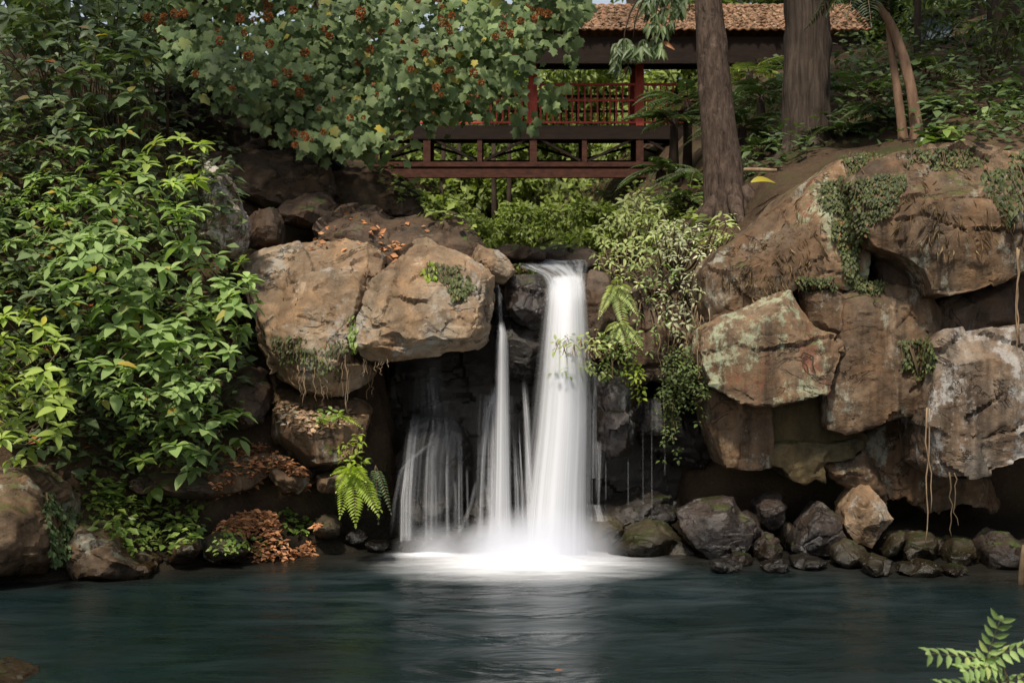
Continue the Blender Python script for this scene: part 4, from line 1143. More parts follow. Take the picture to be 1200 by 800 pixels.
rng = np.random.default_rng(55)
DOM = S('165,-60 690,-60 655,0 625,40 600,70 580,100 560,122 535,130 515,138 495,142 475,150 455,158 432,172 420,182 405,175 365,172 345,176 325,160 300,150 288,132 262,118 240,95 215,82 195,60 172,40')
tr = thing('hanging_tree', np.array([-5.2, 20.5, drop(-5.2, 20.5)[0][2] - .1]), 'large spreading tree with lobed leaves and rusty flower heads hanging over the ravine', 'tree')
L = Leaves(T_LOB); Fl = []
cl = in_poly(DOM, 245, rng)
for (x, y) in cl:
    Y = 17.0 + 1.2 * vnoise(np.array([[x / 60, y / 45, 1.0]]), 3)[0] + rng.uniform(0, 1.7)
    c = P(x, y, Y)
    n = rng.integers(14, 24)
    for k in range(n):
        p = c + rng.normal(0, 1, 3) * (.27, .14, .12)
        s = rng.uniform(.075, .185)
        d = np.array([rng.normal(0, .45), -.35 + rng.normal(0, .2), -.75 + rng.normal(0, .25)])
        nn = np.array([rng.normal(0, .35), -.6, .8 + rng.normal(0, .3)])
        L.add(p, d, nn, s, s * 1.02)
# darker leaves deeper inside
for (x, y) in in_poly(DOM, 900, rng):
    p = P(x, y - 6, 18.6 + rng.uniform(0, 2.0)); s = rng.uniform(.16, .28)
    L.add(p, np.array([rng.normal(0, .6), rng.normal(-.3, .4), -.7]), np.array([rng.normal(0, .4), -.6, .7]), s, s)
# the leafy end that hangs in front of the bridge
for (cx, cy, rx, ry, n, Y) in ((612, 40, 24, 42, 70, 19.5), (655, 5, 36, 22, 80, 19.5), (640, 40, 14, 18, 14, 19.5), (650, 108, 14, 20, 14, 19.8), (618, 140, 14, 18, 8, 19.5), (672, 50, 10, 24, 12, 19.8)):
    for (x, y) in ellipse_pts(cx, cy, rx, ry, n, 5, rng):
        s = rng.uniform(.13, .2)
        L.add(P(x, y, Y + rng.uniform(-.6, .6)), np.array([rng.normal(0, .6), -.2, -.8]), np.array([rng.normal(0, .4), -.8, .5]), s, s)
L.build('crown', LM['blue'], tr)
T = Tubes()
b0 = np.array(tr.location)
top = P(250, -120, 19.8)
T.add(bez(b0, b0 + np.array([.3, 0, 2.2]), top, 10), np.linspace(.26, .16, 10), 10, .15)
T.build('trunk', M['bark_dark'], tr)
for k in range(16):
    (x, y) = cl[k * 9]; e = P(x, y, 18.2)
    T = Tubes(); s0 = top + (b0 - top) * rng.uniform(0, .35)
    T.add(bez(s0, np.array([(s0[0] + e[0]) / 2, 19.3, max(e[2], s0[2]) + .6]), e, 9), np.linspace(.07, .012, 9), 6, .1)
    T.build('branch', M['bark_dark'], tr)
# flower heads
Lf = Leaves(T_SM)
for k in range(70):
    v = rng.normal(0, 1, 3); v /= np.linalg.norm(v)
    Lf.add(v * .05 * (1, 1, .8), v + rng.normal(0, .4, 3), rng.normal(0, 1, 3), .055, .045)
Vf, Ff = Lf.arrays(); fmesh = fast_mesh('flower_head', Vf, Ff); fmesh.materials.append(LM['flower'])
for k, (x, y) in enumerate(in_poly(DOM, 98, rng)):
    if y < -20: y += 60
    Y = 16.55 + .9 * vnoise(np.array([[x / 60, y / 45, 1.0]]), 3)[0] + rng.uniform(-.1, .45)
    o = bpy.data.objects.new('flower_head', fmesh); COL.objects.link(o); o.parent = tr
    o.location = P(x, y, Y) - b0; o.rotation_euler = rng.uniform(0, 6, 3); s = rng.uniform(.35, .8); o.scale = (s, s, s * rng.uniform(.7, 1.1))

# corner plants, top left
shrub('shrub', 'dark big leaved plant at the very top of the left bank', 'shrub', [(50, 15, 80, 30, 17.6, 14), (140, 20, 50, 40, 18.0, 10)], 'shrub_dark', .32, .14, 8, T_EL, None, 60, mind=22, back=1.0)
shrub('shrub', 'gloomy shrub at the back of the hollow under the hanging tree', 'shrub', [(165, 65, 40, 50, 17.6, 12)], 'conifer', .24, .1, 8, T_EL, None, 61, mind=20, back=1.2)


# ------------------------------------------------------------------ ferns
def frond(L, base, d, length, np_, pl, pw, droop, rng, nrm=(0, 0, 1), taper=1.0, start=.12, T=None, rad=.004):
    d = np.asarray(d, float); d /= np.linalg.norm(d)
    side = np.cross(d, nrm); side /= np.linalg.norm(side) + 1e-9
    up = np.cross(side, d)
    ts = np.linspace(0, 1, np_ + 2)
    pts = [base + d * length * t + np.array([0, 0, -1]) * droop * length * t * t for t in ts]
    for k in range(1, len(ts)):
        t = ts[k]
        if t < start: continue
        tg = pts[k] - pts[k - 1]; tg /= np.linalg.norm(tg)
        f = math.sin(math.pi * (.18 + .80 * t) ** .9) ** .8 if taper else 1
        for s in (-1, 1):
            dd = side * s + tg * .42 + rng.normal(0, .05, 3) - up * .12
            L.add(pts[k], dd, up + rng.normal(0, .1, 3), pl * f, pw)
    L.add(pts[-1], pts[-1] - pts[-2], up, pl * .35, pw)
    if T is not None: T.add(pts, np.linspace(rad, rad * .4, len(pts)), 5)


def fern(label, base, fronds, mat, np_=22, pl=.11, pw=.028, name='fern', droop=.45, seed=0, group=None):
    """fronds: (direction, length)"""
    rng = np.random.default_rng(2000 + seed)
    base = np.asarray(base, float)
    t = thing(name, base, label, 'fern', group)
    for d, ln in fronds:
        L = Leaves(T_EL2); T = Tubes()
        frond(L, base, d, ln, np_, pl * ln / .6, pw * ln / .6, droop, rng, T=T, nrm=(0, -.5, 1))
        fo = L.build('frond', LM[mat], t); T.build('midrib', M['stem'], fo)
    return t


fern('bright green fern with hanging fronds left of the waterfall', P(412, 548, 14.35),
     [((.12, -.5, -.45), .52), ((-.22, -.6, -.1), .36), ((.45, -.4, -.35), .5), ((.35, -.6, .12), .38), ((-.4, -.3, .12), .26), ((.05, -.7, .25), .36), ((.6, -.2, -.45), .44), ((-.15, -.4, -.5), .42), ((.2, -.5, -.7), .42)], 'fern', 20, .17, .036, seed=1)
shrub('shrub', 'small bright sprig growing just above the green fern', 'plant', [(408, 525, 14, 12, 14.5, 7), (420, 508, 8, 8, 14.5, 3)], 'fern', .09, .05, 5, T_EL3, None, 70, mind=9, depth=.1, back=.3)
fern('thin dark fern in the wet hollow beside the bright one', P(440, 545, 15.4), [((.1, -.4, -.7), .5), ((.3, -.3, -.5), .45), ((-.1, -.4, -.5), .4)], 'fern_dark', 16, .09, .03, seed=2)
fern('low fern tuft in the crack behind the leaf topped block', P(398, 488, 15.0), [((.7, -.5, .1), .35), ((.4, -.7, .2), .3), ((-.5, -.6, .2), .34), ((-.8, -.3, .15), .3), ((.1, -.6, .4), .3)], 'fern', 14, .1, .035, seed=3)
shrub('shrub', 'tiny leafy seedling on the ledge above the leaf topped block', 'plant', [(385, 484, 14, 7, 14.9, 6)], 'cover', .09, .06, 5, T_EL3, None, 71, mind=8, depth=.1, back=.2)

# ------------------------------------------------------------------ bushes right of the falls
def loose_bush(label, blobs, mat, ln, w, nl, seed, mind=12, name='bush', depth=.35, back=.6, stem='stem', T=T_EL3):
    return shrub(name, label, 'bush', blobs, mat, ln, w, nl, T, None, 300 + seed, depth, mind, stem, back, up=(0, -.45, .9))


loose_bush('tall pale yellow green bush under the middle of the bridge', [(745, 246, 24, 18, 18.0, 12), (735, 268, 40, 20, 17.8, 18), (748, 232, 10, 10, 18.1, 4)], 'pale', .13, .055, 7, 1)
loose_bush('soft green bush right beside the waterfall lip', [(735, 300, 38, 24, 16.8, 20), (725, 330, 26, 20, 16.4, 12)], 'pale', .10, .04, 7, 2)
loose_bush('whitish leaved bush at the foot of the leaning trunk', [(805, 280, 38, 22, 16.6, 34), (790, 268, 26, 14, 16.8, 16)], 'white', .09, .036, 8, 3)
loose_bush('whitish trailing plant on the shoulder of the cliff', [(800, 345, 28, 34, 15.6, 14), (818, 330, 14, 22, 15.4, 7)], 'white', .085, .04, 6, 4)
loose_bush('small upright bush with pale tips in front of the whitish leaved one', [(850, 262, 14, 20, 16.6, 9), (775, 255, 10, 14, 17.0, 5)], 'pale', .12, .05, 6, 5)
fern('feathery light green fern hanging beside the waterfall', P(722, 335, 15.5),
     [((.1, -.5, -.5), .42), ((-.35, -.5, -.25), .36), ((.4, -.5, -.3), .4), ((-.2, -.6, .1), .34), ((.3, -.6, .15), .34), ((-.5, -.4, -.5), .36), ((.2, -.5, -.8), .44), ((.0, -.5, .4), .3)], 'pale', 20, .16, .03, seed=4)
fern('second feathery fern lower down beside the waterfall', P(728, 378, 15.4),
     [((.1, -.5, -.45), .36), ((-.3, -.5, -.35), .36), ((.45, -.5, -.3), .36), ((.1, -.6, .15), .3), ((-.5, -.5, .05), .3)], 'pale', 18, .14, .035, seed=5)
loose_bush('thin twig with pale leaflets reaching in front of the main waterfall', [(675, 402, 30, 13, 14.9, 14), (705, 395, 20, 12, 15.1, 12)], 'pale', .085, .04, 4, 6, mind=8, depth=.15, back=.8, stem='twig')
loose_bush('bright leafy clump under the hanging fern by the falls', [(728, 398, 22, 18, 15.3, 18)], 'cover', .09, .05, 6, 7, mind=8, depth=.2)
loose_bush('bright green sprig at the top of the hanging block', [(742, 432, 12, 14, 15.3, 8)], 'fern', .09, .05, 5, 8, mind=7, depth=.12, back=.4)
loose_bush('hanging mossy creeper left of the cliff', [(798, 425, 22, 20, 15.1, 34), (790, 455, 16, 24, 15.1, 26), (786, 490, 9, 22, 15.1, 14), (825, 440, 14, 20, 14.9, 16)], 'forest', .06, .038, 6, 9, mind=6, depth=.2, back=.5)
loose_bush('green bush between the falls and the whitish trailing plant', [(765, 320, 30, 30, 16.2, 15), (760, 370, 24, 26, 15.9, 9)], 'shrub', .09, .04, 6, 10)
loose_bush('dark leafy tuft at the base of the leaning trunk', [(880, 205, 14, 14, 19.6, 10), (868, 190, 10, 16, 19.8, 7)], 'fern_dark', .14, .05, 7, 11)


# ------------------------------------------------------------------ creepers, roots and litter laid on the rock by ray
def creeper(label, poly, n, mat, ln, seed, name='creeper', hang=1.0, off=.06, T=T_EL2, wf=.6):
    rng = np.random.default_rng(3000 + seed)
    L = Leaves(T); pts = []
    for (x, y) in in_poly(poly, n, rng):
        h = hit(x, y)
        if h is None: continue
        p, nn = h
        if n > 300 and vnoise(p[None] * 2.6, seed)[0] + .5 * vnoise(p[None] * 7, seed)[0] < -.12: continue
        p = p + nn * rng.uniform(.0, off); s = ln * rng.uniform(.6, 1.3)
        L.add(p, np.array([rng.normal(0, .6), nn[1] * .4, -hang]) + nn * .3, nn + np.array([0, -.2, .5]) + rng.normal(0, .35, 3), s, s * wf); pts.append(p)
    pts = np.array(pts)
    t = thing(name, np.array([pts[:, 0].mean(), pts[:, 1].max(), pts[:, 2].min()]), label, 'creeper')
    L.build('foliage', LM[mat], t)
    T_ = Tubes()
    top = pts[pts[:, 2] > np.percentile(pts[:, 2], 70)]
    for k in range(14):
        a = top[rng.integers(len(top))]; b = pts[np.argmin(np.abs(pts[:, 0] - a[0]) + np.abs(pts[:, 2] - (a[2] - rng.uniform(.3, .9))))]
        T_.add(bez(a, (a + b) / 2 + np.array([0, -.03, 0]), b, 5), np.full(5, .006), 4)
    T_.build('vine', M['stem'], t)
    return t


creeper('dark small leaved creeper draped over the lichen streaked block', S('955,235 985,185 1020,176 1055,182 1062,215 1045,250 1020,262 1005,300 1012,335 990,330 985,290 960,262'), 3600, 'creeper', .05, 1)
creeper('small creeper clump hanging on the wide brown block', S('1056,398 1092,394 1096,420 1088,450 1074,478 1066,470 1058,430'), 800, 'creeper', .055, 2)
creeper('leafy creeper at the upper right corner of the cliff', S('1145,185 1200,178 1260,190 1250,235 1195,245 1180,262 1165,240 1150,220'), 900, 'creeper', .075, 3)
creeper('thin mossy growth along the crack under the lichen streaked block', S('930,325 1005,322 1040,325 1030,345 990,336 940,340'), 500, 'creeper', .05, 4)
creeper('tuft of dry weeds and leaves on the front of the largest boulder', S('500,305 520,310 545,315 556,335 545,350 530,352 522,330 505,325'), 330, 'creeper', .06, 5)
creeper('small bright sprig on the face of the largest boulder', S('495,312 510,308 514,328 500,332'), 60, 'fern', .07, 6)
creeper('mossy weeds below the broad tan boulder', S('312,395 360,392 410,400 415,430 380,436 350,420 315,425'), 420, 'creeper', .05, 7)
creeper('green weeds in the crack between the two tan boulders', S('408,372 420,365 420,405 410,412'), 90, 'cover', .06, 8)
creeper('fine leaved ground creeper spilling beside the round corner boulder', S('44,580 62,572 90,600 84,640 78,668 60,665 54,610'), 1300, 'fern_dark', .05, 9)
creeper('weedy patch on top of the great cliff bulge', S('1060,175 1140,172 1150,195 1100,200 1060,195'), 420, 'creeper', .05, 10)


def hanging(label, items, mat, name='hanging_roots', rad=.006, seed=0, cat='roots'):
    """items: (px, py top, py bottom); thin roots hanging from the rock"""
    rng = np.random.default_rng(4000 + seed); paths = []
    for (x, y0, y1) in items:
        h = hit(x, y0)
        if h is None: continue
        p = h[0] + h[1] * .03; Y = p[1] - .03
        b = P(x + rng.uniform(-3, 3), y1, Y)
        n = 9
        pts = [p + (b - p) * k / (n - 1) + np.array([rng.normal(0, .012), rng.normal(0, .01), 0]) * (k > 0) for k in range(n)]
        paths.append((pts, np.linspace(rad, rad * .6, n) * rng.uniform(.6, 1.3)))
    t = thing(name, paths[0][0][0], label, cat)
    for pts, r in paths:
        T = Tubes(); T.add(pts, r, 5); T.build('strand', mat, t)
    return t


rr = np.random.default_rng(9)
hanging('pale roots dangling under the whitish trailing plant', [(rr.uniform(772, 832), rr.uniform(355, 400), rr.uniform(400, 445)) for _ in range(46)], M['twig'], rad=.007, seed=1)
hanging('forked pale root reaching down over the hanging block', [(716, 395, 452), (718, 400, 455), (713, 430, 485), (709, 440, 488)], M['twig'], rad=.014, seed=2)
hanging('long thin vine hanging in front of the dark recess', [(1089, 478, 640), (1091, 480, 600)], M['twig'], rad=.012, seed=3, name='hanging_vine', cat='vine')
hanging('long pale vine hanging at the right edge of the cliff', [(1190, 290, 420), (1192, 292, 400)], M['twig'], rad=.014, seed=4, name='hanging_vine', cat='vine')
hanging('pair of thin roots over the shadow below the whitened block', [(1113, 552, 630), (1118, 552, 615)], M['stem'], rad=.008, seed=5)
hanging('thin roots hanging from the broad tan boulder', [(rr.uniform(345, 440), rr.uniform(420, 445), rr.uniform(455, 480)) for _ in range(14)] + [(405, 410, 482)], M['twig'], rad=.006, seed=6)
hanging('dry rootlets hanging under the largest boulder', [(rr.uniform(412, 450), 418, rr.uniform(424, 442)) for _ in range(9)] + [(454, 416, 430), (531, 412, 425)], M['twig'], rad=.006, seed=7)


def dry_grass(label, poly, n, ln, seed):
    rng = np.random.default_rng(5000 + seed); L = Leaves(T_SM)
    for (x, y) in in_poly(poly, n, rng):
        h = hit(x, y)
        if h is None: continue
        p, nn = h; s = ln * rng.uniform(.5, 1.4)
        L.add(p + nn * .01, np.array([rng.normal(0, .55), 0, -1]) + nn * rng.uniform(.0, .6), nn + rng.normal(0, .5, 3), s, .008)
    return tag(L.build('dry_grass', LM['straw']), label, 'dry grass', kind='stuff')


dry_grass('straw coloured dead grass hanging over the brown shoulder block', S('840,305 900,262 950,220 970,240 970,330 930,336 880,350 845,330'), 260, .12, 1)
dry_grass('dead grass and rootlets draped over the great bulge', S('1020,215 1060,185 1140,180 1200,195 1190,260 1130,300 1080,300 1040,260'), 240, .15, 2)


def litter(label, poly, n, mat, ln, seed, name='leaf_litter', nz=.35):
    rng = np.random.default_rng(6000 + seed); L = Leaves(T_EL2)
    for (x, y) in in_poly(poly, n, rng):
        h = hit(x, y)
        if h is None or h[1][2] < nz: continue
        p, nn = h; a = rng.uniform(0, 6.28); s = ln * rng.uniform(.6, 1.4)
        L.add(p + nn * rng.uniform(.005, .03), np.array([math.cos(a), math.sin(a), rng.normal(0, .25)]), nn + rng.normal(0, .4, 3), s, s * .55)
    return tag(L.build(name, LM[mat]), label, 'fallen leaves', kind='stuff')


def heap(label, cx, cy, rx, ry, h, n, mat, ln, seed):
    """a low heap of dead leaves on the ground (metres)"""
    rng = np.random.default_rng(7000 + seed); L = Leaves(T_EL2)
    for _ in range(n):
        a = rng.uniform(0, 6.28); r = math.sqrt(rng.uniform()); x, y = cx + rx * r * math.cos(a), cy + ry * r * math.sin(a)
        d = drop(x, y, .9); z = (d[0][2] if d else .1) + h * (1 - r * r) * rng.uniform(.75, 1.05) + .01
        b = rng.uniform(0, 6.28); s = ln * rng.uniform(.6, 1.4)
        L.add(np.array([x, y, z]), np.array([math.cos(b), math.sin(b), rng.normal(0, .3)]), np.array([0, -.35, 1]) + rng.normal(0, .4, 3), s, s * .55)
    return tag(L.build('leaf_litter', LM[mat]), label, 'fallen leaves', kind='stuff')


heap('heap of orange brown dead leaves on the shore left of the pool', -2.85, 14.85, .62, .42, .30, 2600, 'litter', .075, 1)
litter('pale fallen leaves on top of the leaf topped block', S('318,468 350,472 400,480 425,488 400,500 370,512 340,500 322,490'), 420, 'litter_pale', .07, 2, nz=.3)
litter('orange leaf litter on the long brown rock', S('250,525 315,520 320,540 290,548 255,545'), 200, 'litter', .07, 3, nz=.3)
litter('scattered orange leaves on the dark ledge above the tan boulders', S('300,262 460,240 500,270 440,295 330,295'), 60, 'litter', .09, 4, nz=.2)
litter('dead leaves in the cleft between the two tan boulders', S('440,296 470,280 480,292 456,312'), 60, 'litter', .09, 5, nz=.0)
L = Leaves(T_EL2)
for _ in range(5200):
    t = RNG.uniform(0, 1); x = RNG.uniform(rx0, rx1)
    y = ye + (yr - ye) * t; z = ze + (zri - ze) * t + .07
    a = RNG.uniform(0, 6.28); s = .12 * RNG.uniform(.6, 1.4)
    L.add(np.array([x, y, z]), np.array([math.cos(a), math.sin(a), .4 * math.sin(a)]), np.array([0, -.5, 1]) + RNG.normal(0, .3, 3), s, s * .6)
tag(L.build('leaf_litter', LM['litter_roof']), 'dry fallen leaves covering the tiled bridge roof', 'fallen leaves', kind='stuff')

# ground cover and shore plants on the left
def cover(label, poly, n, mat, ln, seed, up=.08):
    rng = np.random.default_rng(8000 + seed); L = Leaves(T_EL2); 
    for (x, y) in in_poly(poly, n, rng):
        h = hit(x, y)
        if h is None: continue
        p = h[0] + np.array([rng.normal(0, .03), -.04, rng.uniform(0, up)]); a = rng.uniform(0, 6.28); s = ln * rng.uniform(.6, 1.4)
        L.add(p, np.array([math.cos(a), math.sin(a) - .3, rng.normal(-.1, .3)]), np.array([0, -.4, 1]) + rng.normal(0, .35, 3), s, s * .55)
    return tag(L.build('ground_cover', LM[mat]), label, 'ground cover', kind='stuff')


cover('glossy green ground cover on the left shore below the grey slab', S('95,570 150,575 200,588 240,600 235,640 190,648 150,655 120,625 100,610'), 620, 'cover', .10, 1, .22)
cover('small green weeds at the front of the leaf heap', S('245,622 300,630 330,640 300,652 250,648'), 140, 'cover', .07, 2, .08)
cover('weeds right of the leaf heap', S('330,600 370,612 360,632 335,625'), 90, 'cover', .08, 3, .1)
cover('patchy weeds on the left bank soil behind the shrubs', S('0,20 260,60 300,420 250,560 60,560 0,540'), 4200, 'shrub_dark', .15, 5, .3)
cover('low weeds on the stream bed banks under the bridge', S('440,215 700,215 840,230 830,300 700,300 590,285 500,260'), 1500, 'forest_light', .14, 6, .3)
rng = np.random.default_rng(77); L = Leaves(T_SM)
nu_ = 16000
ux, uy = rng.uniform(-13, 13, nu_), 35.6 + 26 * rng.uniform(0, 1, nu_) ** 1.3
uh = np.maximum(0, .9 + 1.5 * vnoise(np.stack([ux * .55, uy * .55, ux * 0], 1), 5)); us = .27 * rng.uniform(.6, 1.4, nu_)
up_ = np.stack([ux, uy, ground(ux, uy) + .1 + uh * rng.uniform(.4, 1.05, nu_)], 1)
L.addmany(list(up_), list(rng.normal(0, .55, (nu_, 3)) + [0, -.4, -.35]), list(rng.normal(0, .4, (nu_, 3)) + [0, -.55, .75]), list(us), list(us * .55))
tag(L.build('undergrowth', LM['forest_light']), 'light green undergrowth covering the slope beyond the bridge', 'undergrowth', kind='stuff')
cover('low plants over the right hill behind the trunks', S('830,60 1200,20 1200,175 1000,170 860,220'), 2600, 'fern_dark', .15, 7, .6)

# wooden stake at the right edge
T = Tubes(); T.add([P(1196, 700, 13.2), P(1197, 670, 13.2), P(1199, 650, 13.2), P(1200, 638, 13.2)], [.04, .035, .03, .02], 8, .25)
tag(T.build('stake', M['stem']), 'weathered stake standing in the water at the right edge', 'stake')

# plant in the lower right corner, near the viewer
bq = np.array([3.05, 7.0, ground(3.05, 7.0)[0]])
t = thing('plant', bq, 'light green plant with paired leaflets on the near bank, lower right', 'plant')
rng = np.random.default_rng(88); T = Tubes()
for (tx, ty, sx_, sy_) in ((1172, 726, 1148, 792), (1090, 765, 1165, 772), (1210, 752, 1150, 775), (1105, 802, 1180, 800), (1130, 784, 1175, 778), (1232, 790, 1165, 800)):
    a = P(sx_, sy_, 6.9); b = P(tx, ty, 6.75); L = Leaves(T_EL3); TT = Tubes()
    d = b - a; ln = np.linalg.norm(d); frond(L, a, d, ln, 6, .075, .034, .0, rng, nrm=(0, -.6, .8), taper=0, start=.05, T=TT, rad=.003)
    fo = L.build('frond', LM['shrub'], t); TT.build('midrib', M['stem'], fo)
    T.add(bez(bq, (bq + a) / 2 + np.array([.1, 0, .1]), a, 7), np.linspace(.012, .005, 7), 6)
T.build('stem', M['stem'], t)


# ------------------------------------------------------------------ trees
def crown(L, c, r, nclump, nleaf, ls, rng, flat=.8, cr=.35):
    for k in range(nclump):
        v = rng.normal(0, 1, 3); v /= np.linalg.norm(v); v *= rng.uniform(.35, 1) ** .5
        cc = c + v * r * np.array([1, 1, flat]); q = r * cr * rng.uniform(.6, 1.3)
        pv = rng.normal(0, 1, (nleaf, 3)); pv /= np.linalg.norm(pv, axis=1)[:, None]; rad = rng.uniform(.4, 1, nleaf) ** .6
        pp = cc + pv * rad[:, None] * q * np.array([1, 1, .65])
        dd = pv + rng.normal(0, .5, (nleaf, 3)) + [0, 0, -.35]; nn = rng.normal(0, .55, (nleaf, 3)) + [0, -.25, .8]
        s = ls * rng.uniform(.6, 1.4, nleaf)
        L.addmany(list(pp), list(dd), list(nn), list(s), list(s * .55))


def tree(label, x, y, h, r, mat, bark, tr_=.18, nclump=22, nleaf=110, ls=.22, seed=0, lean=(0, 0), name='tree', group=None, crowns=None, flat=.85):
    rng = np.random.default_rng(9000 + seed)
    z0 = ground(x, y)[0] - .15
    t = thing(name, (x, y, z0), label, 'tree', group)
    b = np.array([x, y, z0]); top = b + np.array([lean[0], lean[1], h])
    T = Tubes(); pts = bez(b, b + np.array([lean[0] * .2, lean[1] * .2, h * .5]), top, 12)
    T.add(pts, np.linspace(tr_, tr_ * .45, 12) * np.concatenate([[1.35, 1.1], np.ones(10)]), 12, .12, seed)
    for k in range(5):
        s = pts[rng.integers(6, 11)]; v = rng.normal(0, 1, 3); v[2] = abs(v[2]) + .4; v /= np.linalg.norm(v)
        T.add(bez(s, s + v * r * .5, s + v * r * .9, 6), np.linspace(tr_ * .4, .02, 6), 6)
    T.build('trunk', M[bark], t)
    L = Leaves(T_SM)
    for c, rr_, nc in (crowns or [(top, r, nclump)]): crown(L, np.array(c), rr_, nc, nleaf, ls, rng, flat)
    L.build('crown', LM[mat], t)
    return t


BG = 'forest trees behind the footbridge'
rng = np.random.default_rng(31)
kinds = [('forest', 'dark green'), ('forest_light', 'light green'), ('forest', 'deep green'), ('forest_light', 'pale green')]
spots = [(-15, 39, 5.5), (-10.5, 41, 5), (-6, 38, 4.6), (6.2, 42, 4.8), (10.5, 40, 5), (15, 42, 5.5), (-12, 50, 6), (12, 56, 5), (8.5, 55, 5), (15, 51, 6), (20, 45, 6)]
names = ['at the far left beyond the hanging tree', 'behind the left end of the bridge', 'left of the bridge middle behind the hanging leaves',  'behind the leaning trunk', 'between the two big trunks and the hillside', 'on the right hillside',
         'far back at the left', 'far back on the right hillside', 'far back behind the leaning trunk', 'far back on the right', 'at the far right edge of the wood']
for k, ((x, y, r), nm) in enumerate(zip(spots, names)):
    mt, ad = kinds[k % 4] 
    z = ground(x, y)[0]; hgt = rng.uniform(7.5, 9.5)
    tree(f'{ad} forest tree {nm}', x, y, hgt, r, mt, 'bark_dark', rng.uniform(.2, .32), 30, 95, .32, 100 + k, (rng.normal(0, .5), 0), group=BG, flat=.95,
         crowns=[((x, y, z + hgt - .5), r, 26), ((x + rng.normal(0, 1), y - 1, z + hgt * .42), r * .8, 12)])

for k, (x, y, zc, r, lab) in enumerate(((-4.5, 36.5, 8.3, 2.3, 'light green young tree close behind the left end of the bridge'), (-1.6, 39.5, 9.6, 1.8, 'light green young tree close behind the middle of the railing'), (4.8, 38.5, 9.6, 2.0, 'light green young tree close behind the red railing post'), (8.2, 37.5, 9.5, 2.4, 'light green young tree behind the right end of the bridge roof'), (.6, 40, 11.2, 1.8, 'light airy tree crown showing above the railing'))):
    tree(lab, x, y, zc - ground(x, y)[0], r, 'forest_light', 'bark_dark', .12, 20, 75, .26, 160 + k, crowns=[((x, y, zc), r, 22)], group=BG)
for k, (x, y, zc, r, nm) in enumerate(((-9, 25, 9.5, 3.2, 'dark leafy tree high on the left slope behind the shrubs'), (-11.5, 30, 11, 4, 'dark leafy tree behind the left slope at the top corner'), (12, 33, 12, 4, 'dark leafy tree above the bluish wall at the top right'), (9.2, 37, 12.5, 2.6, 'dark leafy tree between the slender trunks and the bridge roof'), (15, 36, 13, 4.5, 'dark leafy tree at the top right corner of the hill'))):
    tree(nm, x, y, zc - ground(x, y)[0], r, 'conifer' if k % 2 else 'forest', 'bark_dark', .2, 24, 120, .3, 180 + k, crowns=[((x, y, zc), r, 30)])
# tall trees of the near banks, their crowns roofing the ravine above the picture and shading its top
for k, (x, y, lab, cr) in enumerate(((10.5, 17.5, 'tall shade tree standing on the right bank beyond the cliff', [((6, 17.5, 15.5), 2.6, 9), ((9.5, 19, 16), 3, 12), ((8, 23, 17), 3, 10), ((3.4, 20, 17), 2.4, 6), ((12, 15, 14.5), 3, 9)]),
                                     (-10.5, 13.5, 'tall shade tree standing on the left bank beyond the shrubs', [((-7.5, 12.5, 14), 2.6, 8), ((-4, 13.5, 15), 2.0, 4), ((-9, 16, 15.5), 3, 9), ((-4.5, 17.5, 17), 2.6, 7)]))):
    tree(lab, x, y, 13.5, 3, 'forest', 'bark_dark', .4, 20, 130, .3, 190 + k, crowns=cr)
UB = 'bushes in the ravine under the bridge'
ub = [(-3.0, 25, 1.0, 'forest', 'dark bush under the left end of the bridge'), (-1.2, 27, 1.4, 'forest_light', 'light bush left of centre under the bridge'), (.4, 29, 1.2, 'forest_light', 'green bush in mid ravine under the bridge'),
      (1.6, 25, 1.0, 'forest_light', 'yellowish bush over the stream under the bridge'), (3.4, 27, 1.1, 'forest_light', 'bush right of the stream beneath the bridge'), (4.4, 23, 1.0, 'forest_light', 'light bush beside the leaning trunk below the bridge'),
      (-.6, 39, 1.7, 'forest_light', 'large light bush beyond the bridge on the left of the stream'), (3.4, 41, 1.8, 'forest_light', 'large bush beyond the bridge right of the stream'), (-5.2, 37, 2.4, 'forest', 'large dark bush beyond the left bridge end'), (-1.6, 22.6, .8, 'forest_light', 'small bright bush behind the grooved ledge'), (6.4, 39, 2.2, 'forest_light', 'tall bush beyond the right bridge end'), (1.2, 44, 2.0, 'forest_light', 'light tangled bush far up the ravine')]
for k, (x, y, r, mt, lab) in enumerate(ub):
    z = ground(x, y)[0]
    if y < 31: r = min(r, (CAMZ + 178 / F * y - z) / 1.75)
    tree(lab, x, y, r * .7, r, mt, 'bark_dark', .05, int(26), 110, .125 if y < 30 else .24, 200 + k, name='bush', group=UB, crowns=[((x, y, z + r * .75), r * .85, 26)])['category'] = 'bush'

rosette_fern_late = [('fern on the slope between the leaning trunk and the bridge end', 815, 205, 22, 13, .9, 31), ('small fern left of the foot of the leaning trunk', 806, 232, 20.5, 12, .7, 32), ('fern on the slope just below the lower tree fern', 775, 200, 23, 12, .8, 33)]
# thin saplings in the ravine
for k, (px, y0, y1, Y, ln, lab) in enumerate(((515, 285, 205, 36, 6, 'leaning thin sapling trunk under the bridge, first from the left'), (535, 270, 205, 37, 4, 'second thin sapling trunk under the bridge, standing straighter'), (580, 280, 205, 36.5, -2, 'sapling trunk below the middle of the bridge'), (596, 285, 205, 37, 1, 'thicker sapling trunk below the middle of the bridge'))):
    T = Tubes(); T.add([P(px, y0 + 12, Y), P(px + ln * .4, (y0 + y1) / 2, Y), P(px + ln, y1 - 60, Y)], [.10, .08, .05], 6, .1)
    t = T.build('sapling', M['bark_dark']); tag(t, lab, 'sapling')

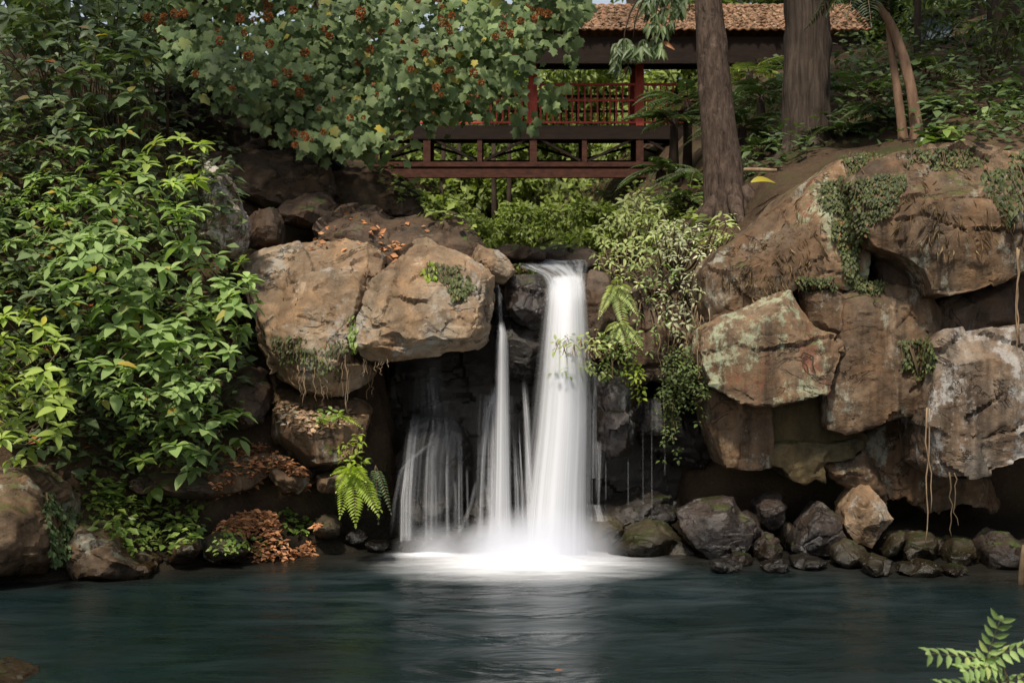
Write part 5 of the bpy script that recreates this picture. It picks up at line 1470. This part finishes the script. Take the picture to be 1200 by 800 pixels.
# the big trunks at the right
def trunk_tree(label, pts, rad, bark, crowns, mat, seed, rough=.12, sides=28, ls=.2, nleaf=120):
    rng = np.random.default_rng(9500 + seed); b = np.array(pts[0])
    t = thing('tree', b, label, 'tree')
    pts = np.array(pts); k = np.linspace(0, 1, len(pts)); kk = np.linspace(0, 1, 90)
    pp = np.stack([np.interp(kk, k, pts[:, i]) for i in range(3)], 1); r = np.interp(kk, k, rad)
    for _ in range(6): pp[1:-1] = .25 * pp[:-2] + .5 * pp[1:-1] + .25 * pp[2:]
    T = Tubes(); T.add(pp, r, sides, rough, seed)
    if rad[0] > .3 and pts[0][1] < 22:
        for a_ in np.linspace(0, 6.28, 7)[:-1] + rng.uniform(0, 1):
            o_ = np.array([math.cos(a_), math.sin(a_), 0]); e_ = b + o_ * rad[0] * 2.6; g_ = drop(e_[0], e_[1]); e_[2] = (g_[0][2] if g_ else e_[2]) - .05
            T.add(bez(b + o_ * rad[0] * .4 + np.array([0, 0, .55]), b + o_ * rad[0] * 1.1 + np.array([0, 0, .1]), e_, 9), np.linspace(rad[0] * .38, .04, 9), 8, .15, seed)
    for c, rr_, n in crowns:
        c = np.array(c); s = pp[-8]
        T.add(bez(s, (s + c) / 2 + np.array([0, 0, .5]), c, 8), np.linspace(r[-1] * .8, .03, 8), 8)
    T.build('trunk', M[bark], t)
    L = Leaves(T_SM)
    for c, rr_, n in crowns: crown(L, np.array(c), rr_, n, nleaf, ls, rng)
    L.build('crown', LM[mat], t)
    return t


trunk_tree('tall smooth brown trunk leaning left in front of the bridge', [P(856, 268, 19), P(850, 235, 19), P(846, 190, 19), P(838, 110, 19), P(830, 0, 19), P(820, -120, 19), P(812, -260, 19), P(806, -420, 19)],
           [.42, .33, .28, .245, .2, .18, .16, .12], 'bark_smooth', [(P(800, -520, 19), 1.8, 9), (P(900, -480, 20), 1.8, 9)], 'forest', 1, .07)
trunk_tree('thick dark trunk with shaggy fibrous bark on the right hill', [P(948, 205, 21), P(946, 180, 21), P(944, 120, 21), P(945, 50, 21), P(946, 0, 21), P(950, -150, 21), P(955, -420, 21)],
           [.5, .42, .385, .375, .36, .32, .2], 'bark_fibre', [(P(960, -500, 21), 2.2, 12), (P(1080, -460, 21), 2.2, 12)], 'conifer', 2, .14)
trunk_tree('slender tan trunk bending up and left from the cliff top', [P(1074, 180, 18.5), P(1074, 150, 18.5), P(1068, 105, 18.5), P(1058, 65, 18.5), P(1045, 30, 18.5), P(1028, 4, 18.5), P(1008, -50, 18.5)],
           [.105, .09, .075, .07, .06, .05, .04], 'bark_thin', [(P(1000, -90, 18.5), .8, 8), (P(1040, -85, 18.2), .8, 8)], 'forest', 3, .08, 14)
trunk_tree('second slender tan trunk standing close beside the bending one', [P(1060, 178, 18.6), P(1056, 140, 18.6), P(1050, 95, 18.6), P(1044, 55, 18.6), P(1040, 25, 18.6), P(1036, -50, 18.6)],
           [.08, .07, .06, .05, .04, .03], 'bark_thin', [(P(1045, -80, 18.7), .7, 8)], 'forest', 4, .08, 14)
trunk_tree('dark trunk at the upper right behind the hillside plants', [P(1178, 110, 24), P(1178, 50, 24), P(1174, 0, 24), P(1170, -200, 24), P(1165, -330, 24)], [.36, .3, .28, .24, .15], 'bark_dark', [(P(1165, -350, 24), 2.6, 20), (P(1230, -300, 24), 2.2, 14)], 'conifer', 5)
trunk_tree('thin black trunk behind the bending tan one', [P(1074, 100, 26), P(1075, 50, 26), P(1075, 0, 26), P(1074, -200, 26)], [.09, .08, .07, .05], 'bark_dark', [(P(1074, -210, 26), 1.8, 14)], 'forest', 6, sides=10)
trunk_tree('grey trunk beyond the bridge seen between rail and roof', [P(783, 170, 38), P(783, 100, 38), P(784, 60, 38), P(786, -100, 38)], [.3, .28, .27, .2], 'bark_dark', [(P(786, -120, 38), 3, 16)], 'conifer', 7, sides=14)
trunk_tree('pale grey trunk rising above the bridge roof', [P(745, 60, 40), P(744, 0, 40), P(743, -120, 40)], [.3, .28, .2], 'bark_smooth', [(P(743, -140, 40), 3, 14)], 'forest', 8, sides=14)


# drooping leaf tree in front of the bridge, tree ferns, palms
def drooper(label, blobs, mat, Y, ln, w, seed, base):
    rng = np.random.default_rng(9700 + seed); L = Leaves(T_EL3); T = Tubes(); b = np.array(base)
    t = thing('tree', b, label, 'tree')
    top = P(835, -60, Y); T.add(bez(b, (b + top) / 2, top, 8), np.linspace(.12, .07, 8), 8, .1)
    for (cx, cy, rx, ry, n) in blobs:
        for (x, y) in ellipse_pts(cx, cy, rx, ry, n, 4, rng):
            p = P(x, y, Y + rng.uniform(-.5, .5)); s = rng.uniform(.7, 1.3)
            for k in range(5):
                L.add(p, np.array([rng.normal(0, .55), rng.normal(-.2, .4), -.8]), np.array([rng.normal(0, .4), -.7, .5]), ln * s, w * s)
        T.add(bez(top, P(cx, min(cy, 20) - 50, Y), P(cx, cy - ry * .5, Y), 8), np.linspace(.035, .012, 8), 6)
    L.build('crown', LM[mat], t); T.build('trunk', M['bark_dark'], t)
    return t


drooper('dark tree with long drooping leaves hanging over the bridge rail', [(780, 0, 26, 18, 26), (774, 24, 14, 14, 14), (742, 54, 22, 10, 18), (730, 70, 10, 14, 8), (765, 52, 12, 10, 8)], 'shrub_dark', 27, .27, .075, 1, P(850, 240, 27))


def rosette_fern(label, px, py, Y, n, ln, mat, seed, el=(.1, .7), pl=.22, pw=.05, np_=22, droop=.5, name='fern', trunk=0):
    rng = np.random.default_rng(9800 + seed); c = P(px, py, Y); b = c.copy(); b[2] -= trunk
    fr = []
    t = thing(name, b, label, 'fern')
    for k in range(n):
        th = 2 * math.pi * k / n + rng.normal(0, .2); e = rng.uniform(*el)
        L = Leaves(T_EL2); TT = Tubes()
        frond(L, c, (math.cos(th) * math.cos(e), math.sin(th) * math.cos(e), math.sin(e)), ln * rng.uniform(.8, 1.15), np_, pl, pw, droop, rng, T=TT, rad=.01)
        fo = L.build('frond', LM[mat], t); TT.build('midrib', M['stem'], fo)
    if trunk:
        T = Tubes(); T.add([b, (b + c) / 2, c], [.12, .09, .08], 10, .2); T.build('trunk', M['bark_dark'], t)
    return t


rosette_fern('tree fern spreading left of the leaning trunk before the bridge', 806, 120, 25, 15, 1.25, 'fern_dark', 1, trunk=1.8)
rosette_fern('lower tree fern at the right bridge end left of the leaning trunk', 790, 140, 24.5, 14, 1.0, 'fern_dark', 2, droop=.35, trunk=1.2)
rosette_fern('tree fern between the two big trunks', 892, 115, 23.5, 13, 1.4, 'fern_dark', 3, trunk=1.8)
rosette_fern('low dark fern between the two big trunks', 890, 175, 21.5, 12, .9, 'fern_dark', 4, pl=.18, trunk=.3)
rosette_fern('broad fern right of the thick shaggy trunk', 1010, 110, 22.5, 13, 1.5, 'fern_dark', 5, trunk=1.4)
rosette_fern('fern at the foot of the thick shaggy trunk on the right', 985, 155, 20.8, 12, .9, 'fern_dark', 6, pl=.18, trunk=.2)
rosette_fern('palm like fronds hanging from the top above the slender trunks', 1012, -28, 18.4, 11, .75, 'conifer', 7, el=(-.6, .3), pl=.3, pw=.03, name='palm', trunk=0)
rosette_fern('pale feathery palm behind the leaning trunk', 878, 85, 27, 10, 1.6, 'forest_light', 8, pl=.3, pw=.04, trunk=2.2)
for k, (px, py, Y, ln, lab) in enumerate(((1105, 135, 20.5, 1.1, 'dark fern on the hill right of the slender trunks'), (1150, 120, 21.5, 1.3, 'large dark fern below the right hand trunk'), (1035, 130, 20.5, 1.0, 'dark fern just behind the slender trunks'), (1190, 130, 20, 1.2, 'dark fern at the right edge of the hill'), (1085, 85, 23, 1.3, 'dark fern in the middle of the hill behind the thin black trunk'), (870, 150, 23, 1.1, 'dark fern right behind the leaning trunk'), (900, 105, 26, 1.2, 'tall dark fern below the roof between the big trunks'))):
    rosette_fern(lab, px, py, Y, 15, ln, 'fern_dark', 20 + k, pl=.2, pw=.045, trunk=.5)
for lab, px, py, Y, n_, ln, sd in rosette_fern_late: rosette_fern(lab, px, py, Y, n_, ln, 'fern_dark', sd, pl=.17, pw=.04, trunk=.2)
RH = 'shrubs on the right hillside'
for k, (bl, mt, ln, w, lab) in enumerate([
    ([(1120, 130, 50, 25, 22, 26)], 'shrub_dark', .24, .09, 'dark shrub on the hillside right of the slender trunks'),
    ([(1160, 100, 50, 30, 23.5, 26)], 'conifer', .24, .08, 'very dark shrub below the ruined wall on the hill'),
    ([(1180, 150, 40, 25, 19, 16)], 'blue', .24, .13, 'big leaved plant on the cliff top at the right edge'),
    ([(1110, 158, 28, 10, 18.2, 9)], 'cover', .26, .17, 'broad bright leaves on the cliff top beside the slender trunks'),
    ([(1040, 80, 50, 30, 25, 26)], 'forest', .24, .09, 'shrub behind the slender tan trunks'),
    ([(978, 115, 16, 26, 25, 12)], 'forest_light', .24, .1, 'light vine leaves right of the thick shaggy trunk'),
    ([(1130, 60, 60, 30, 27, 28)], 'conifer', .26, .09, 'shrub in the dark in front of the bluish wall'),
    ([(1095, 10, 40, 26, 28, 20)], 'forest', .26, .09, 'high shrub at the top right behind the palm fronds'),
    ([(1180, 20, 40, 30, 22, 18)], 'forest', .26, .09, 'overhanging foliage in the top right corner'),
    ([(800, 240, 24, 14, 20.5, 9), (770, 235, 20, 12, 21, 7)], 'forest_light', .18, .08, 'light shrub under the right end of the bridge by the leaning trunk')]):
    shrub('shrub', lab, 'shrub', bl, mt, ln, w, 8, T_EL3, RH, 500 + k, .6, 9, 'stem', .8)

# small ruin on the hillside
w_ = thing('ruined_wall', P(1100, 75, 30), 'old bluish rendered wall with a dark roof slab on the hill', 'wall')
M['blue_wall'] = plain_mat('bluish_render', (.10, .13, .16), (.20, .24, .28), 4, (1, 1, 1), .9, .3, .01)
M['grey_wall'] = plain_mat('grey_render', (.16, .15, .15), (.32, .31, .3), 4, (1, 1, 1), .9, .3, .01)
a, b = P(1087, 72, 30), P(1116, 20, 30)
Boxes().box((a[0], 30, a[2] - .6), (b[0], 30.5, b[2])).build('wall', M['blue_wall'], w_)
Boxes().box((a[0] - .15, 29.8, b[2] + .003), (b[0] + .15, 30.7, b[2] + .12)).build('roof', M['beam'], w_)
w2 = thing('ruined_wall', P(1170, 60, 29), 'pale grey pillar of a ruined wall beside the dark upper right trunk', 'wall')
a, b = P(1160, 52, 29), P(1180, 26, 29)
Boxes().box((a[0], 29, a[2] - 1.0), (b[0], 29.4, b[2])).build('pillar', M['grey_wall'], w2)
Boxes().box((a[0] - .1, 28.95, b[2] + .003), (b[0] + .1, 29.45, b[2] + .1)).build('cap', M['grey_wall'], w2)
L = Leaves(T_EL2); L.add(P(650, 787, 9.69) * (1, 1, 0) + (0, 0, .012), np.array([1, .4, .1]), np.array([0, -.1, 1]), .07, .04)
tag(L.build('floating_leaf', LM['flower']), 'small dark leaf floating on the open water of the pool', 'leaf')
# yellow leaf by the leaning trunk
L = Leaves(T_BIG); L.add(P(880, 214, 17.6), np.array([1, -.1, .25]), np.array([.1, -.6, .7]), .33, .13)
tag(L.build('fallen_leaf', LM['yellow']), 'single large yellow leaf lying by the leaning trunk', 'leaf')
T = Tubes(); T.add([P(872, 199, 17.8), P(890, 199, 17.7), P(910, 200, 17.7)], [.03, .03, .025], 8, .1)
tag(T.build('fallen_branch', M['twig']), 'short pale stick lying across the ground above the yellow leaf', 'branch')
# ------------------------------------------------------------------ camera and light
cd = bpy.data.cameras.new('camera'); cam = bpy.data.objects.new('camera', cd); COL.objects.link(cam)
cam.location = (0, 0, CAMZ); cam.rotation_euler = (R(90), 0, 0)
cd.lens = 45; cd.sensor_width = 36; cd.clip_end = 500; cd.clip_start = .05
cd.dof.use_dof = True; cd.dof.focus_distance = 14.8; cd.dof.aperture_fstop = 2.8
sc.camera = cam
w = bpy.data.worlds.new('World'); sc.world = w; w.use_nodes = True
nt = w.node_tree; bgd = nt.nodes['Background']
sky = nt.nodes.new('ShaderNodeTexSky'); sky.sky_type = 'NISHITA'; sky.sun_disc = False
sv = np.array([-.22, -.6, 1.0]); sv /= np.linalg.norm(sv)
sky.sun_elevation = math.asin(sv[2]); sky.sun_rotation = math.atan2(sv[0], sv[1]); sky.dust_density = 2.5; sky.air_density = 1.2
hs = nt.nodes.new('ShaderNodeHueSaturation'); hs.inputs['Saturation'].default_value = .5
nt.links.new(sky.outputs[0], hs.inputs['Color']); nt.links.new(hs.outputs[0], bgd.inputs[0]); bgd.inputs[1].default_value = .115
sl = bpy.data.lights.new('sun', 'SUN'); sl.energy = 3.5; sl.angle = R(5); sl.color = (1, .91, .77)
so = bpy.data.objects.new('sun', sl); COL.objects.link(so); so.location = (-8, -8, 25)
so.rotation_euler = Vector(-sv).to_track_quat('-Z', 'Y').to_euler()
sc.view_settings.view_transform = 'Standard'; sc.view_settings.look = 'None'; sc.view_settings.gamma = 1
sc.view_settings.use_curve_mapping = False; sc.view_settings.exposure = 0.38
cy = sc.cycles
cy.use_denoising = True; cy.denoiser = 'OPENIMAGEDENOISE'
cy.max_bounces = 7; cy.diffuse_bounces = 3; cy.glossy_bounces = 3; cy.transmission_bounces = 3; cy.transparent_max_bounces = 16; cy.volume_bounces = 5
cy.sample_clamp_indirect = 4.0; cy.use_adaptive_sampling = True
cy.volume_step_rate = 2.0
